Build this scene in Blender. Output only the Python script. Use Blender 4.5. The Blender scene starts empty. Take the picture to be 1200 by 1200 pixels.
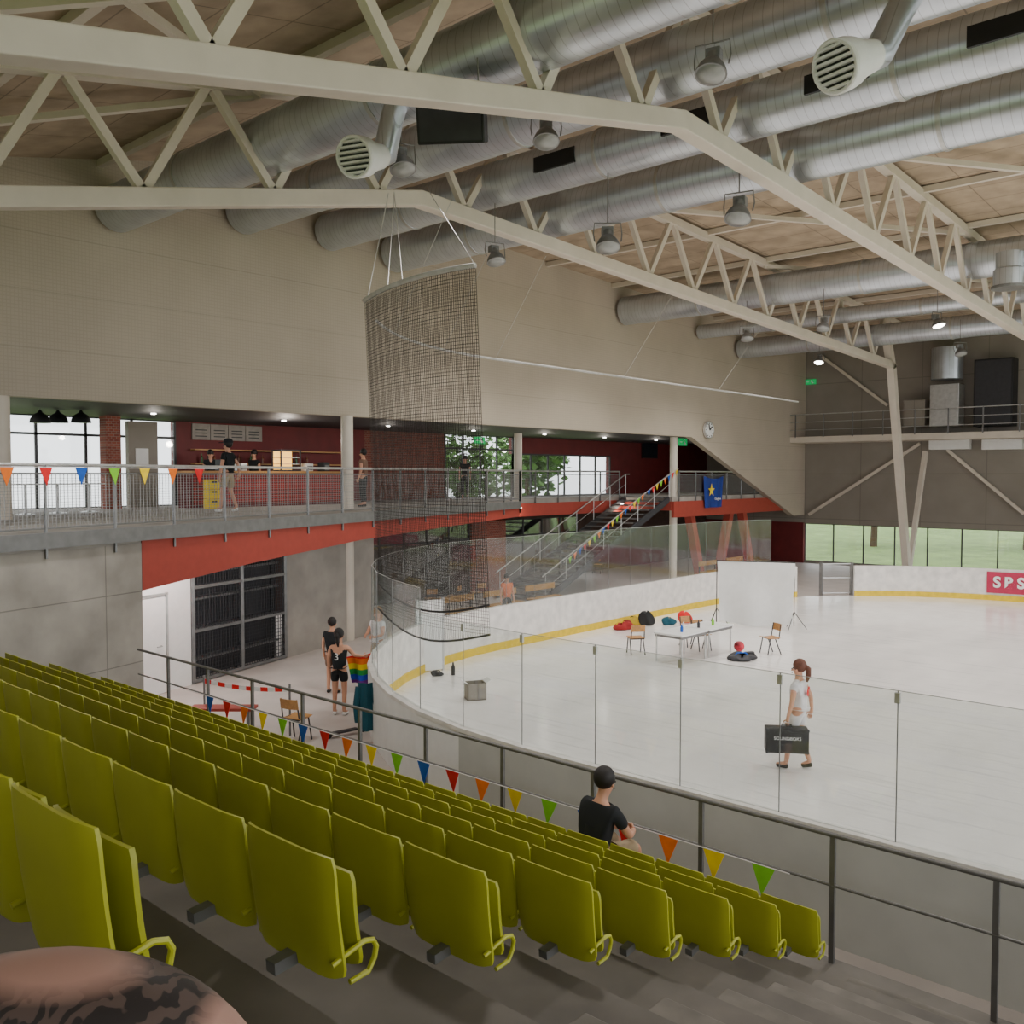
import bpy, bmesh, math, random
from math import sin, cos, pi, radians, atan2
from mathutils import Vector, Matrix
random.seed(7)
SC = bpy.context.scene; COL = SC.collection
F = 1068.0; CAM = Vector((0, 0, 4.75)); YAW = radians(41.65); PIT = math.atan(43 / F)
fw = Vector((-sin(YAW)*cos(PIT), cos(YAW)*cos(PIT), -sin(PIT))); rt = Vector((cos(YAW), sin(YAW), 0)); upv = rt.cross(fw)
fh = Vector((-sin(YAW), cos(YAW), 0))
def ray(px, py): return fw + rt*((px-600)/F) + upv*((600-py)/F)
def GZ(px, py, z=0.0):
    d = ray(px, py); return CAM + d*((z-CAM.z)/d.z)
def GX(px, py, X):
    d = ray(px, py); return CAM + d*((X-CAM.x)/d.x)
def GY(px, py, Y):
    d = ray(px, py); return CAM + d*((Y-CAM.y)/d.y)
def GD(px, py, D):
    return CAM + ray(px, py)*D
def face(a, b):
    d = rt*a + fh*b; return atan2(-d.x, d.y)
# ---------------------------------------------------------------- materials
def lin(c):
    c = c/255.0
    return c/12.92 if c <= .04045 else ((c+.055)/1.055)**2.4
def L3(rgb, k=1.0): return tuple(min(1.0, lin(c)*k) for c in rgb) + (1.0,)
MATS = {}
def mat(name, rgb, rough=.6, metal=0.0, n=.12, scale=6.0, bump=0.0, emit=0.0, stretch=None):
    if name in MATS: return MATS[name]
    m = bpy.data.materials.new(name); m.use_nodes = True
    nt = m.node_tree; N = nt.nodes; Lk = nt.links
    b = N['Principled BSDF']
    tc = N.new('ShaderNodeTexCoord'); no = N.new('ShaderNodeTexNoise'); no.inputs['Scale'].default_value = scale
    no.inputs['Detail'].default_value = 5
    if stretch:
        mp = N.new('ShaderNodeMapping'); mp.inputs['Scale'].default_value = stretch
        Lk.new(tc.outputs['Object'], mp.inputs['Vector']); Lk.new(mp.outputs['Vector'], no.inputs['Vector'])
    else:
        Lk.new(tc.outputs['Object'], no.inputs['Vector'])
    cr = N.new('ShaderNodeValToRGB'); cr.color_ramp.elements[0].position = .3; cr.color_ramp.elements[1].position = .7
    cr.color_ramp.elements[0].color = L3(rgb, 1-n); cr.color_ramp.elements[1].color = L3(rgb, 1+n)
    Lk.new(no.outputs['Fac'], cr.inputs['Fac']); Lk.new(cr.outputs['Color'], b.inputs['Base Color'])
    b.inputs['Roughness'].default_value = rough; b.inputs['Metallic'].default_value = metal
    if bump:
        bp = N.new('ShaderNodeBump'); bp.inputs['Strength'].default_value = bump; bp.inputs['Distance'].default_value = .02
        Lk.new(no.outputs['Fac'], bp.inputs['Height']); Lk.new(bp.outputs['Normal'], b.inputs['Normal'])
    if emit:
        b.inputs['Emission Color'].default_value = L3(rgb); b.inputs['Emission Strength'].default_value = emit
    MATS[name] = m
    return m
def overlay_lines(m, period, width, dark, strength=1.0):
    nt = m.node_tree; N = nt.nodes; Lk = nt.links; b = N['Principled BSDF']
    tc = N.new('ShaderNodeTexCoord'); sp = N.new('ShaderNodeSeparateXYZ'); Lk.new(tc.outputs['Object'], sp.inputs[0])
    acc = None
    for i, ax in enumerate('xyz'):
        if period[i] <= 0: continue
        dv = N.new('ShaderNodeMath'); dv.operation = 'DIVIDE'; dv.inputs[1].default_value = period[i]
        Lk.new(sp.outputs[i], dv.inputs[0])
        fr = N.new('ShaderNodeMath'); fr.operation = 'FRACT'; Lk.new(dv.outputs[0], fr.inputs[0])
        lt = N.new('ShaderNodeMath'); lt.operation = 'LESS_THAN'; lt.inputs[1].default_value = width/period[i]
        Lk.new(fr.outputs[0], lt.inputs[0])
        if acc is None: acc = lt
        else:
            mx = N.new('ShaderNodeMath'); mx.operation = 'MAXIMUM'; Lk.new(acc.outputs[0], mx.inputs[0]); Lk.new(lt.outputs[0], mx.inputs[1]); acc = mx
    mix = N.new('ShaderNodeMixRGB'); mix.blend_type = 'MULTIPLY'
    sc = N.new('ShaderNodeMath'); sc.operation = 'MULTIPLY'; sc.inputs[1].default_value = strength; Lk.new(acc.outputs[0], sc.inputs[0])
    src = b.inputs['Base Color'].links[0].from_socket
    Lk.new(sc.outputs[0], mix.inputs[0]); Lk.new(src, mix.inputs[1]); mix.inputs[2].default_value = (dark, dark, dark, 1)
    Lk.new(mix.outputs[0], b.inputs['Base Color'])
    return m
def glassmat(name, fac=.07, tint=(.95, .97, .96), haze=0.03):
    m = bpy.data.materials.new(name); m.use_nodes = True; nt = m.node_tree; N = nt.nodes; Lk = nt.links
    for x in list(N): N.remove(x)
    out = N.new('ShaderNodeOutputMaterial'); t = N.new('ShaderNodeBsdfTransparent'); t.inputs[0].default_value = tint+(1,)
    g = N.new('ShaderNodeBsdfGlossy'); g.inputs['Roughness'].default_value = .04
    d = N.new('ShaderNodeBsdfDiffuse'); d.inputs[0].default_value = (.8, .82, .82, 1)
    m1 = N.new('ShaderNodeMixShader'); m1.inputs[0].default_value = haze; Lk.new(t.outputs[0], m1.inputs[1]); Lk.new(d.outputs[0], m1.inputs[2])
    m2 = N.new('ShaderNodeMixShader'); m2.inputs[0].default_value = fac; Lk.new(m1.outputs[0], m2.inputs[1]); Lk.new(g.outputs[0], m2.inputs[2])
    no = N.new('ShaderNodeTexNoise'); no.inputs['Scale'].default_value = 3
    mm = N.new('ShaderNodeMath'); mm.operation = 'MULTIPLY'; mm.inputs[1].default_value = haze*2; Lk.new(no.outputs['Fac'], mm.inputs[0]); Lk.new(mm.outputs[0], m1.inputs[0])
    Lk.new(m2.outputs[0], out.inputs[0]); return m
def meshmat(name, rgb, cell, wire):
    m = mat(name, rgb, .5, .3); nt = m.node_tree; N = nt.nodes; Lk = nt.links; b = N['Principled BSDF']
    tc = N.new('ShaderNodeTexCoord'); sp = N.new('ShaderNodeSeparateXYZ'); Lk.new(tc.outputs['Object'], sp.inputs[0])
    ad = N.new('ShaderNodeMath'); ad.operation = 'ADD'; Lk.new(sp.outputs[0], ad.inputs[0]); Lk.new(sp.outputs[1], ad.inputs[1])
    acc = None
    for s in (ad.outputs[0], sp.outputs[2]):
        dv = N.new('ShaderNodeMath'); dv.operation = 'DIVIDE'; dv.inputs[1].default_value = cell; Lk.new(s, dv.inputs[0])
        fr = N.new('ShaderNodeMath'); fr.operation = 'FRACT'; Lk.new(dv.outputs[0], fr.inputs[0])
        lt = N.new('ShaderNodeMath'); lt.operation = 'LESS_THAN'; lt.inputs[1].default_value = wire/cell; Lk.new(fr.outputs[0], lt.inputs[0])
        if acc is None: acc = lt
        else:
            mx = N.new('ShaderNodeMath'); mx.operation = 'MAXIMUM'; Lk.new(acc.outputs[0], mx.inputs[0]); Lk.new(lt.outputs[0], mx.inputs[1]); acc = mx
    Lk.new(acc.outputs[0], b.inputs['Alpha']); return m
M = {}
M['conc'] = mat('concrete', (158, 152, 144), .85, 0, .18, 1.3, .15)
M['concwall'] = overlay_lines(mat('concrete_wall', (156, 150, 141), .85, 0, .25, 1.1, .2), (0, 2.4, 1.3), .02, .6)
M['terr'] = mat('terrace_concrete', (108, 102, 96), .7, 0, .22, 2.2, .15)
M['nosing'] = mat('step_nosing', (120, 114, 107), .7, 0, .2, 5)
M['floor'] = mat('concourse_floor', (190, 180, 174), .5, 0, .08, 1.5)
M['ice'] = mat('ice', (244, 240, 236), .2, 0, .09, .5, 0, 0, (1.6, .5, 1))
def icy():
    nt = M['ice'].node_tree; N = nt.nodes; b = N['Principled BSDF']
    no = N.new('ShaderNodeTexNoise'); no.inputs['Scale'].default_value = 1.2; no.inputs['Detail'].default_value = 8; mr = N.new('ShaderNodeMapRange'); mr.inputs[3].default_value = .03; mr.inputs[4].default_value = .30
    tc = N.new('ShaderNodeTexCoord'); nt.links.new(tc.outputs['Object'], no.inputs['Vector']); nt.links.new(no.outputs['Fac'], mr.inputs[0]); nt.links.new(mr.outputs[0], b.inputs['Roughness'])
    # skate scuffs: thin stretched streaks
    mp = N.new('ShaderNodeMapping'); mp.inputs['Scale'].default_value = (.5, 9, 1); mp.inputs['Rotation'].default_value = (0, 0, .5); s2 = N.new('ShaderNodeTexNoise'); s2.inputs['Scale'].default_value = 1.0; s2.inputs['Detail'].default_value = 6
    nt.links.new(tc.outputs['Object'], mp.inputs['Vector']); nt.links.new(mp.outputs['Vector'], s2.inputs['Vector'])
    r2 = N.new('ShaderNodeValToRGB'); r2.color_ramp.elements[0].position = .56; r2.color_ramp.elements[0].color = (1,1,1,1); r2.color_ramp.elements[1].position = .68; r2.color_ramp.elements[1].color = (.82,.82,.83,1)
    nt.links.new(s2.outputs['Fac'], r2.inputs[0]); mx = N.new('ShaderNodeMixRGB'); mx.blend_type = 'MULTIPLY'; mx.inputs[0].default_value = 1
    src = b.inputs['Base Color'].links[0].from_socket; nt.links.new(src, mx.inputs[1]); nt.links.new(r2.outputs[0], mx.inputs[2]); nt.links.new(mx.outputs[0], b.inputs['Base Color'])
icy()
M['facade'] = overlay_lines(overlay_lines(mat('facade_panel', (186, 174, 157), .8, 0, .06, .6), (0, .08, .08), .02, .85, .5), (0, 0, 1.25), .03, .85, .8)
M['ceil'] = overlay_lines(mat('roof_board', (170, 152, 130), .9, 0, .2, 1.6, .1), (2.4, 1.2, 0), .03, .6)
M['steel'] = mat('painted_steel', (214, 204, 190), .5, .03, .05, 2)
M['duct'] = overlay_lines(mat('spiral_duct', (204, 210, 218), .30, .8, .12, 1.5), (.16, 0, 0), .012, .6, .7)
M['white'] = mat('white_paint', (232, 232, 230), .5, 0, .03)
M['board'] = mat('dasher_white', (226, 222, 217), .45, 0, .14, 3.5)
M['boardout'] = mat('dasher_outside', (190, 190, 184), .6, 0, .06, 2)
M['yellow'] = mat('kick_yellow', (222, 190, 30), .5)
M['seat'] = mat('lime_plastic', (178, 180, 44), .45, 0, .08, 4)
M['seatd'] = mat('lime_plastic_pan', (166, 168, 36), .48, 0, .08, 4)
M['galv'] = mat('galvanised', (128, 128, 128), .45, .5)
M['rail'] = mat('railing_grey', (112, 110, 108), .45, .4)
M['red'] = mat('red_paint', (160, 62, 50), .6, 0, .06)
M['dred'] = mat('red_wall', (104, 28, 30), .6, 0, .15, 2)
M['black'] = mat('black', (24, 24, 26), .5)
M['dark'] = mat('dark_grey', (52, 52, 56), .6)
M['darkwall'] = mat('dark_wall', (70, 52, 46), .8, 0, .2, 2)
M['endwall'] = overlay_lines(mat('end_wall', (144, 137, 127), .8, 0, .08, .8), (3.0, 0, 2.4), .04, .75)
M['glass'] = glassmat('window_glass', .06)
M['rinkglass'] = glassmat('rink_glass', .05, (.94, .96, .955), .03)
M['frame'] = mat('window_frame', (58, 58, 60), .5)
M['wood'] = mat('pale_wood', (190, 140, 86), .5, 0, .15, 14, 0, 0, (1, 8, 1))
M['brick'] = mat('brick', (150, 82, 62), .85)
def brickify():
    m = M['brick']; nt = m.node_tree; N = nt.nodes; Lk = nt.links; b = N['Principled BSDF']
    tc = N.new('ShaderNodeTexCoord'); sp = N.new('ShaderNodeSeparateXYZ'); cb = N.new('ShaderNodeCombineXYZ'); Lk.new(tc.outputs['Object'], sp.inputs[0])
    Lk.new(sp.outputs[1], cb.inputs[0]); Lk.new(sp.outputs[2], cb.inputs[1])
    br = N.new('ShaderNodeTexBrick'); br.inputs['Scale'].default_value = 3.5; br.inputs['Color1'].default_value = L3((112, 52, 42)); br.inputs['Color2'].default_value = L3((138, 72, 56)); br.inputs['Mortar'].default_value = L3((130, 118, 108))
    Lk.new(cb.outputs[0], br.inputs['Vector']); Lk.new(br.outputs['Color'], b.inputs['Base Color'])
brickify()
M['grass'] = mat('grass', (126, 152, 84), .9, 0, .25, .7)
M['leaf'] = mat('leaf', (84, 124, 56), .8, 0, .4, 3)
M['bark'] = mat('bark', (90, 72, 56), .9)
M['skin'] = mat('skin', (206, 152, 124), .55, 0, .04)
M['cloth_black'] = mat('black_cloth', (20, 24, 28), .85)
M['cloth_white'] = mat('white_cloth', (226, 222, 224), .85)
M['cloth_khaki'] = mat('khaki_cloth', (170, 150, 120), .85)
M['cloth_orange'] = mat('orange_cloth', (220, 110, 50), .85)
M['cloth_brown'] = mat('brown_cloth', (120, 90, 74), .85)
M['cloth_teal'] = mat('teal_cloth', (20, 80, 96), .85)
M['hair_dark'] = mat('dark_hair', (26, 20, 18), .6, 0, .3, 30)
M['hair_auburn'] = mat('auburn_hair', (96, 54, 38), .6, 0, .3, 30)
M['hair_blond'] = mat('fair_hair', (160, 120, 80), .6, 0, .3, 30)
M['net'] = mat('net_cord', (48, 42, 38), .8)
M['cable'] = mat('cable_grey', (190, 188, 184), .5)
PEN = {'blue': mat('pennant_blue', (20, 90, 190), .7), 'red': mat('pennant_red', (226, 30, 34), .7), 'orange': mat('pennant_orange', (246, 120, 20), .7),
       'yellow': mat('pennant_yellow', (250, 212, 20), .7), 'lime': mat('pennant_green', (130, 205, 40), .7)}
M['lit'] = mat('lit_lens', (255, 250, 240), .4, 0, 0, 5, 0, 14)
M['lens'] = mat('lens', (150, 152, 150), .15, .2)
M['alu'] = mat('aluminium', (190, 190, 188), .35, .6)
M['green_sign'] = mat('exit_green', (10, 150, 80), .5, 0, 0, 5, 0, .8)
M['lattice'] = overlay_lines(mat('red_lattice', (170, 40, 34), .5), (0, .12, .12), .03, .25, .9)
# ---------------------------------------------------------------- mesh builder
OFF = {}
class MB:
    def __init__(s): s.v = []; s.f = []
    def add(s, vs, fs):
        o = len(s.v); s.v += [tuple(v) for v in vs]; s.f += [tuple(i+o for i in f) for f in fs]; return s
    def box(s, x0, x1, y0, y1, z0, z1):
        return s.add([(x0,y0,z0),(x1,y0,z0),(x1,y1,z0),(x0,y1,z0),(x0,y0,z1),(x1,y0,z1),(x1,y1,z1),(x0,y1,z1)],
                     [(3,2,1,0),(4,5,6,7),(0,1,5,4),(1,2,6,5),(2,3,7,6),(3,0,4,7)])
    def bar(s, p, q, w, h=None, up=(0,0,1)):
        p = Vector(p); q = Vector(q); h = h or w; d = (q-p).normalized(); u = Vector(up)
        if abs(d.dot(u)) > .98: u = Vector((0,1,0))
        a = d.cross(u).normalized(); b = a.cross(d)
        vs = []
        for c in (p, q):
            for i, j in ((-1,-1),(1,-1),(1,1),(-1,1)): vs.append(c + a*(i*w/2) + b*(j*h/2))
        return s.add(vs, [(3,2,1,0),(4,5,6,7),(0,1,5,4),(1,2,6,5),(2,3,7,6),(3,0,4,7)])
    def tube(s, pts, r, n=8, closed=False):
        pts = [Vector(p) for p in pts]; m = len(pts); rr = r if isinstance(r, (list, tuple)) else [r]*m
        u = None; base = len(s.v)
        for i, p in enumerate(pts):
            a = pts[(i-1) % m] if (i > 0 or closed) else p; b = pts[(i+1) % m] if (i < m-1 or closed) else p
            d = (b-a).normalized()
            if u is None: u = Vector((0,0,1)) if abs(d.z) < .9 else Vector((1,0,0))
            u = (u - d*u.dot(d)).normalized(); w = d.cross(u)
            for k in range(n):
                t = 2*pi*k/n; s.v.append(tuple(p + (u*cos(t) + w*sin(t))*rr[i]))
        for i in range(m if closed else m-1):
            j = (i+1) % m
            for k in range(n):
                k2 = (k+1) % n; s.f.append((base+i*n+k, base+i*n+k2, base+j*n+k2, base+j*n+k))
        if not closed:
            s.f.append(tuple(base+k for k in range(n))[::-1]); s.f.append(tuple(base+(m-1)*n+k for k in range(n)))
        return s
    def lathe(s, c, axis, prof, n=16):
        c = Vector(c); d = Vector(axis).normalized()
        return s.tube_prof([(c + d*h, r) for r, h in prof], d, n)
    def tube_prof(s, rings, d, n):
        u = Vector((0,0,1)) if abs(d.z) < .9 else Vector((1,0,0)); u = (u-d*u.dot(d)).normalized(); w = d.cross(u); base = len(s.v)
        for p, r in rings:
            for k in range(n): t = 2*pi*k/n; s.v.append(tuple(p + (u*cos(t)+w*sin(t))*max(r, .0005)))
        m = len(rings)
        for i in range(m-1):
            for k in range(n):
                k2 = (k+1) % n; s.f.append((base+i*n+k, base+i*n+k2, base+(i+1)*n+k2, base+(i+1)*n+k))
        s.f.append(tuple(base+k for k in range(n))[::-1]); s.f.append(tuple(base+(m-1)*n+k for k in range(n)))
        return s
    def prism(s, poly, z0, z1):
        n = len(poly); vs = [(x,y,z0) for x,y in poly] + [(x,y,z1) for x,y in poly]
        fs = [tuple(range(n))[::-1], tuple(range(n, 2*n))] + [(i, (i+1)%n, n+(i+1)%n, n+i) for i in range(n)]
        return s.add(vs, fs)
    def prismx(s, poly, x0, x1):
        n = len(poly); vs = [(x0,y,z) for y,z in poly] + [(x1,y,z) for y,z in poly]
        fs = [tuple(range(n)), tuple(range(n, 2*n))[::-1]] + [(i, (i+1)%n, n+(i+1)%n, n+i) for i in range(n)]
        return s.add(vs, fs)
    def sheet(s, fn, nu, nv, off):
        off = Vector(off); base = len(s.v); W = nu+1
        for layer in (0, 1):
            for j in range(nv+1):
                for i in range(nu+1): s.v.append(tuple(Vector(fn(i/nu, j/nv)) + off*layer))
        K = W*(nv+1)
        for j in range(nv):
            for i in range(nu):
                a = base+j*W+i; s.f.append((a, a+1, a+W+1, a+W)); a += K; s.f.append((a+W, a+W+1, a+1, a))
        for i in range(nu):
            a = base+i; s.f.append((a, a+K, a+K+1, a+1)); a = base+nv*W+i; s.f.append((a+1, a+K+1, a+K, a))
        for j in range(nv):
            a = base+j*W; s.f.append((a+W, a+W+K, a+K, a)); a = base+j*W+nu; s.f.append((a, a+K, a+W+K, a+W))
        return s
    def sph(s, c, rx, ry=None, rz=None, n=12):
        ry = ry or rx; rz = rz or rx; c = Vector(c); base = len(s.v); m = n//2
        for j in range(m+1):
            t = pi*j/m
            for k in range(n):
                a = 2*pi*k/n; s.v.append((c.x+rx*sin(t)*cos(a), c.y+ry*sin(t)*sin(a), c.z+rz*cos(t)))
        for j in range(m):
            for k in range(n):
                k2 = (k+1)%n; s.f.append((base+j*n+k, base+(j+1)*n+k, base+(j+1)*n+k2, base+j*n+k2))
        return s
    def build(s, name, m, parent=None, smooth=False, bev=0):
        off = OFF.get(parent.name, Vector((0,0,0))) if parent else Vector((0,0,0))
        me = bpy.data.meshes.new(name); me.from_pydata([tuple(Vector(v)-off) for v in s.v], [], s.f)
        bm = bmesh.new(); bm.from_mesh(me); bmesh.ops.remove_doubles(bm, verts=bm.verts, dist=1e-5); bmesh.ops.recalc_face_normals(bm, faces=bm.faces); bm.to_mesh(me); bm.free()
        if smooth:
            me.polygons.foreach_set('use_smooth', [True]*len(me.polygons)); me.set_sharp_from_angle(angle=radians(40))
        me.materials.append(m); me.update()
        o = bpy.data.objects.new(name, me); COL.objects.link(o)
        if parent: o.parent = parent
        OFF[o.name] = off
        if bev:
            b = o.modifiers.new('bevel', 'BEVEL'); b.width = bev; b.segments = 2; b.limit_method = 'ANGLE'
        return o
def tag(o, label=None, cat=None, group=None, kind=None):
    if label: o['label'] = label
    if cat: o['category'] = cat
    if group: o['group'] = group
    if kind: o['kind'] = kind
    return o
def thing(name, label, cat, loc=(0,0,0), group=None, kind=None):
    o = bpy.data.objects.new(name, None); COL.objects.link(o); o.location = loc; o.empty_display_size = .2
    OFF[o.name] = Vector(loc); return tag(o, label, cat, group, kind)
def copy_tree(o, parent=None):
    c = o.copy(); COL.objects.link(c)
    if parent: c.parent = parent
    for ch in list(o.children): copy_tree(ch, c)
    return c
def struct(mb, name, m, **k): return tag(mb.build(name, m, **k), kind='structure')
ORD = ['first','second','third','fourth','fifth','sixth','seventh','eighth','ninth','tenth','eleventh','twelfth','thirteenth','fourteenth','fifteenth','sixteenth','seventeenth','eighteenth','nineteenth','twentieth']
ORD += ['twenty-'+w for w in ORD[:9]] + ['thirtieth']
def text(body, size, loc, rot, m, parent, name='lettering', ext=.004, bold=0):
    cu = bpy.data.curves.new('t', 'FONT'); cu.body = body; cu.size = size; cu.extrude = ext; cu.align_x = 'CENTER'; cu.align_y = 'CENTER'; cu.offset = bold
    t = bpy.data.objects.new('t', cu); COL.objects.link(t); bpy.context.view_layer.update()
    me = bpy.data.meshes.new_from_object(t.evaluated_get(bpy.context.evaluated_depsgraph_get())); bpy.data.objects.remove(t)
    me.materials.clear(); me.materials.append(m)
    o = bpy.data.objects.new(name, me); COL.objects.link(o)
    o.rotation_euler = rot
    if parent: o.parent = parent; o.location = Vector(loc) - OFF.get(parent.name, Vector((0,0,0)))
    else: o.location = loc
    return o
# ---------------------------------------------------------------- camera, light
cd = bpy.data.cameras.new('camera'); cd.lens = F/1200*36; cd.sensor_width = 36; cd.clip_start = .05; cd.clip_end = 500
cam = bpy.data.objects.new('camera', cd); COL.objects.link(cam); cam.location = CAM; cam.rotation_euler = (pi/2-PIT, 0, YAW); SC.camera = cam
w = bpy.data.worlds.new('world'); SC.world = w; w.use_nodes = True
bg = w.node_tree.nodes['Background']; bg.inputs[0].default_value = (.95, .96, 1.0, 1); bg.inputs[1].default_value = 3.0
def lamp(kind, loc, energy, color=(1,.97,.92), r=.15, parent=None, rot=(0,0,0), spot=None):
    l = bpy.data.lights.new('lamp', kind); l.energy = energy; l.color = color
    if kind in ('POINT','SPOT'): l.shadow_soft_size = r
    if kind == 'SPOT': l.spot_size = spot or radians(130); l.spot_blend = .6
    o = bpy.data.objects.new('lamp', l); COL.objects.link(o)
    o.rotation_euler = rot
    if parent: o.parent = parent; o.location = Vector(loc)-OFF.get(parent.name, Vector((0,0,0)))
    else: o.location = loc
    return o
# ---------------------------------------------------------------- layout constants
YG = 9.0; XE = -16.6; YF = 38.0; RAD = 9.0; FAC = -21.0; YW = 47.5; ZB = 3.8; ZC = 6.45; XB = -27.0; YR = 7.6
def xe(y): return -15.4 - .33*(y-5.3)
def zb(y): return 10.65-.222*(13.4-y) if y < 13.4 else 10.65-.0335*(y-13.4)
ROWY = [6.85-.855*k for k in range(13)]
ROWT = [1.34+.371*k for k in range(13)]
ROWF = [t-.8 for t in ROWT]
# ---------------------------------------------------------------- ground, floor, ice
mb = MB(); mb.box(-120, 120, -60, 160, -.6, -.35); struct(mb, 'ground', M['grass'])
mb = MB(); mb.box(XB-.3, 16, -8, YW, -.34, 0); struct(mb, 'floor', M['floor'])
def arcpts(cx, cy, r, a0, a1, n): return [(cx+r*cos(radians(a0+(a1-a0)*i/n)), cy+r*sin(radians(a0+(a1-a0)*i/n))) for i in range(n+1)]
def rinkpath(o=0.0):
    r = RAD+o
    p = [(15, YG-o)] + arcpts(XE+RAD, YG+RAD, r, 270, 180, 16) + arcpts(XE+RAD, YF-RAD, r, 180, 90, 16) + [(15, YF+o)]
    return p
mb = MB(); mb.prism(rinkpath(0), .001, .012); struct(mb, 'floor_ice', M['ice'])
# ---------------------------------------------------------------- stand terraces
mb = MB()
for k in range(13):
    y1 = 7.68 if k == 0 else ROWY[k-1]-.1
    y0 = ROWY[k]-.1
    xl = xe((y0+y1)/2)+.25
    mb.box(xl, 9, y0, y1, 0, ROWF[k])
std = struct(mb, 'floor_stand', M['terr'])
XEND = [-2.86, -2.80, -2.72, -2.64, -2.52, -2.40, -2.24, -2.0]
st_ = thing('aisle_steps', 'grey concrete half steps of the aisle beside the ends of the lime seat rows', 'steps', (-2, ROWY[0], ROWF[0]))
for k in range(1, 12):
    x0 = XEND[min(k, 7)]+.06; yb0 = ROWY[k-1]-.1
    MB().box(x0, x0+1.6, yb0, yb0+.42, ROWF[k-1], ROWF[k-1]+.185).build('step', M['nosing'], st_, bev=.012)
# ---------------------------------------------------------------- roof, walls
mb = MB()
mb.prismx([(-8, zb(-8)+2.15), (13.4, zb(13.4)+2.15), (YW+.3, zb(YW)+2.15), (YW+.3, zb(YW)+2.6), (13.4, zb(13.4)+2.6), (-8, zb(-8)+2.6)], XB-.3, 12)
struct(mb, 'ceiling', M['ceil'])
mb = MB(); mb.prismx([(-8, ZC), (35.6, ZC), (46.2, 2.6), (YW, 2.6), (YW, zb(YW)+2.2), (13.4, zb(13.4)+2.2), (-8, zb(-8)+2.2)], FAC-.3, FAC)
struct(mb, 'wall_left', M['facade'])
mb = MB(); mb.box(XB, FAC-.3, -8, YW, ZC, ZC+.25); struct(mb, 'ceiling_balcony', M['dark'])
poly = [(xe(-8), -8), (xe(25), 25), (-24, 25.3), (-24, 34.5), (-21.3, 34.5), (-21.3, YW), (XB, YW), (XB, -8)]
mb = MB(); mb.prism(poly, 3.5, ZB); struct(mb, 'floor_balcony', M['conc'])
mb = MB(); st = [(8.0, 2.62), (11, 2.86), (15, 3.08), (20, 3.18), (25, 3.25)]
for i in range(len(st)-1):
    (y0, z0), (y1, z1) = st[i], st[i+1]
    x0, x1 = xe(y0)+.03, xe(y1)+.03
    mb.add([(x0,y0,z0),(x1,y1,z1),(x1,y1,3.56),(x0,y0,3.56),(x0-.3,y0,z0),(x1-.3,y1,z1),(x1-.3,y1,3.56),(x0-.3,y0,3.56)],
           [(0,1,2,3),(7,6,5,4),(0,4,5,1),(3,2,6,7),(0,3,7,4),(1,5,6,2)])
struct(mb, 'trim_1', M['red'])
mb = MB(); mb.box(-24.02, -23.9, 25.3, 34.5, 3.1, 3.62); mb.box(-21.32, -21.2, 34.5, YW, 2.9, 3.6); mb.box(-24, -21.3, 34.45, 34.52, 3.2, 3.6); struct(mb, 'trim_2', M['red'])
mb = MB(); a, b = (xe(-8)+.02, -8), (xe(8)+.02, 8)
mb.prism([a, b, (b[0]-.35, b[1]), (a[0]-.35, a[1])], 0, 3.5); struct(mb, 'wall_concrete', M['concwall'])
def sw(y): return -18.5-.3*(y-8.6)
mb = MB(); mb.prism([(xe(8)-.3, 8.05), (xe(8)-.3, 8.15), (sw(8.15), 8.15), (sw(10.5), 10.5), (sw(10.5)-.2, 10.5), (sw(8.15)-.2, 8.05)], 0, 3.5)
struct(mb, 'wall_white', M['white'])
mb = MB(); mb.prism([(sw(13.7), 13.7), (sw(17.6), 17.6), (sw(17.6)-3, 17.8), (sw(13.7)-.2, 13.7)], 0, 3.5); struct(mb, 'wall_grey', M['conc'])
mb = MB(); mb.prism([(sw(10.5)-.5, 10.5), (sw(13.7)-.5, 13.7), (sw(13.7)-.7, 13.7), (sw(10.5)-.7, 10.5)], 0, 3.5); struct(mb, 'wall_dark', M['dark'])
d = thing('door_1', 'white door with lever handle beside the dark wire cage gate', 'door', (sw(9.3), 9.3, 0), kind='structure')
ya, yb_ = 8.75, 9.75
mb = MB(); mb.bar((sw(ya)+.03, ya, 1.06), (sw(yb_)+.03, yb_, 1.06), .05, 2.1); lf = mb.build('leaf', M['white'], d)
mb = MB()
for y in (ya-.04, yb_+.04): mb.bar((sw(y)+.05, y, 0), (sw(y)+.05, y, 2.2), .05)
mb.bar((sw(ya)+.05, ya-.06, 2.17), (sw(yb_)+.05, yb_+.06, 2.17), .05); mb.build('door_frame', M['alu'], d)
mb = MB(); mb.tube([(sw(9.62)+.06, 9.62, 1.05), (sw(9.62)+.12, 9.62, 1.05), (sw(9.48)+.12, 9.48, 1.05)], .012); mb.build('handle', M['alu'], lf)
g = thing('cage_gate', 'dark wire mesh double gate under the red balcony beam', 'gate', (sw(12.1), 12.1, 0))
mb = MB(); ys = [10.55, 12.1, 13.65]
for y in ys: mb.bar((sw(y), y, .03), (sw(y), y, 3.2), .08)
for z in (.06, 1.2, 2.2, 3.17): mb.bar((sw(10.55), 10.55, z), (sw(13.65), 13.65, z), .07)
mb.build('gate_frame', M['galv'], g)
for i in (0, 1):
    mb = MB(); n = 18
    for k in range(n+1):
        y = ys[i]+(ys[i+1]-ys[i])*k/n; mb.bar((sw(y), y, .06), (sw(y), y, 3.15), .012)
    for k in range(34):
        z = .1+k*.09; mb.bar((sw(ys[i]), ys[i], z), (sw(ys[i+1]), ys[i+1], z), .012)
    mb.build('wire_panel', M['dark'], g)
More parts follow.
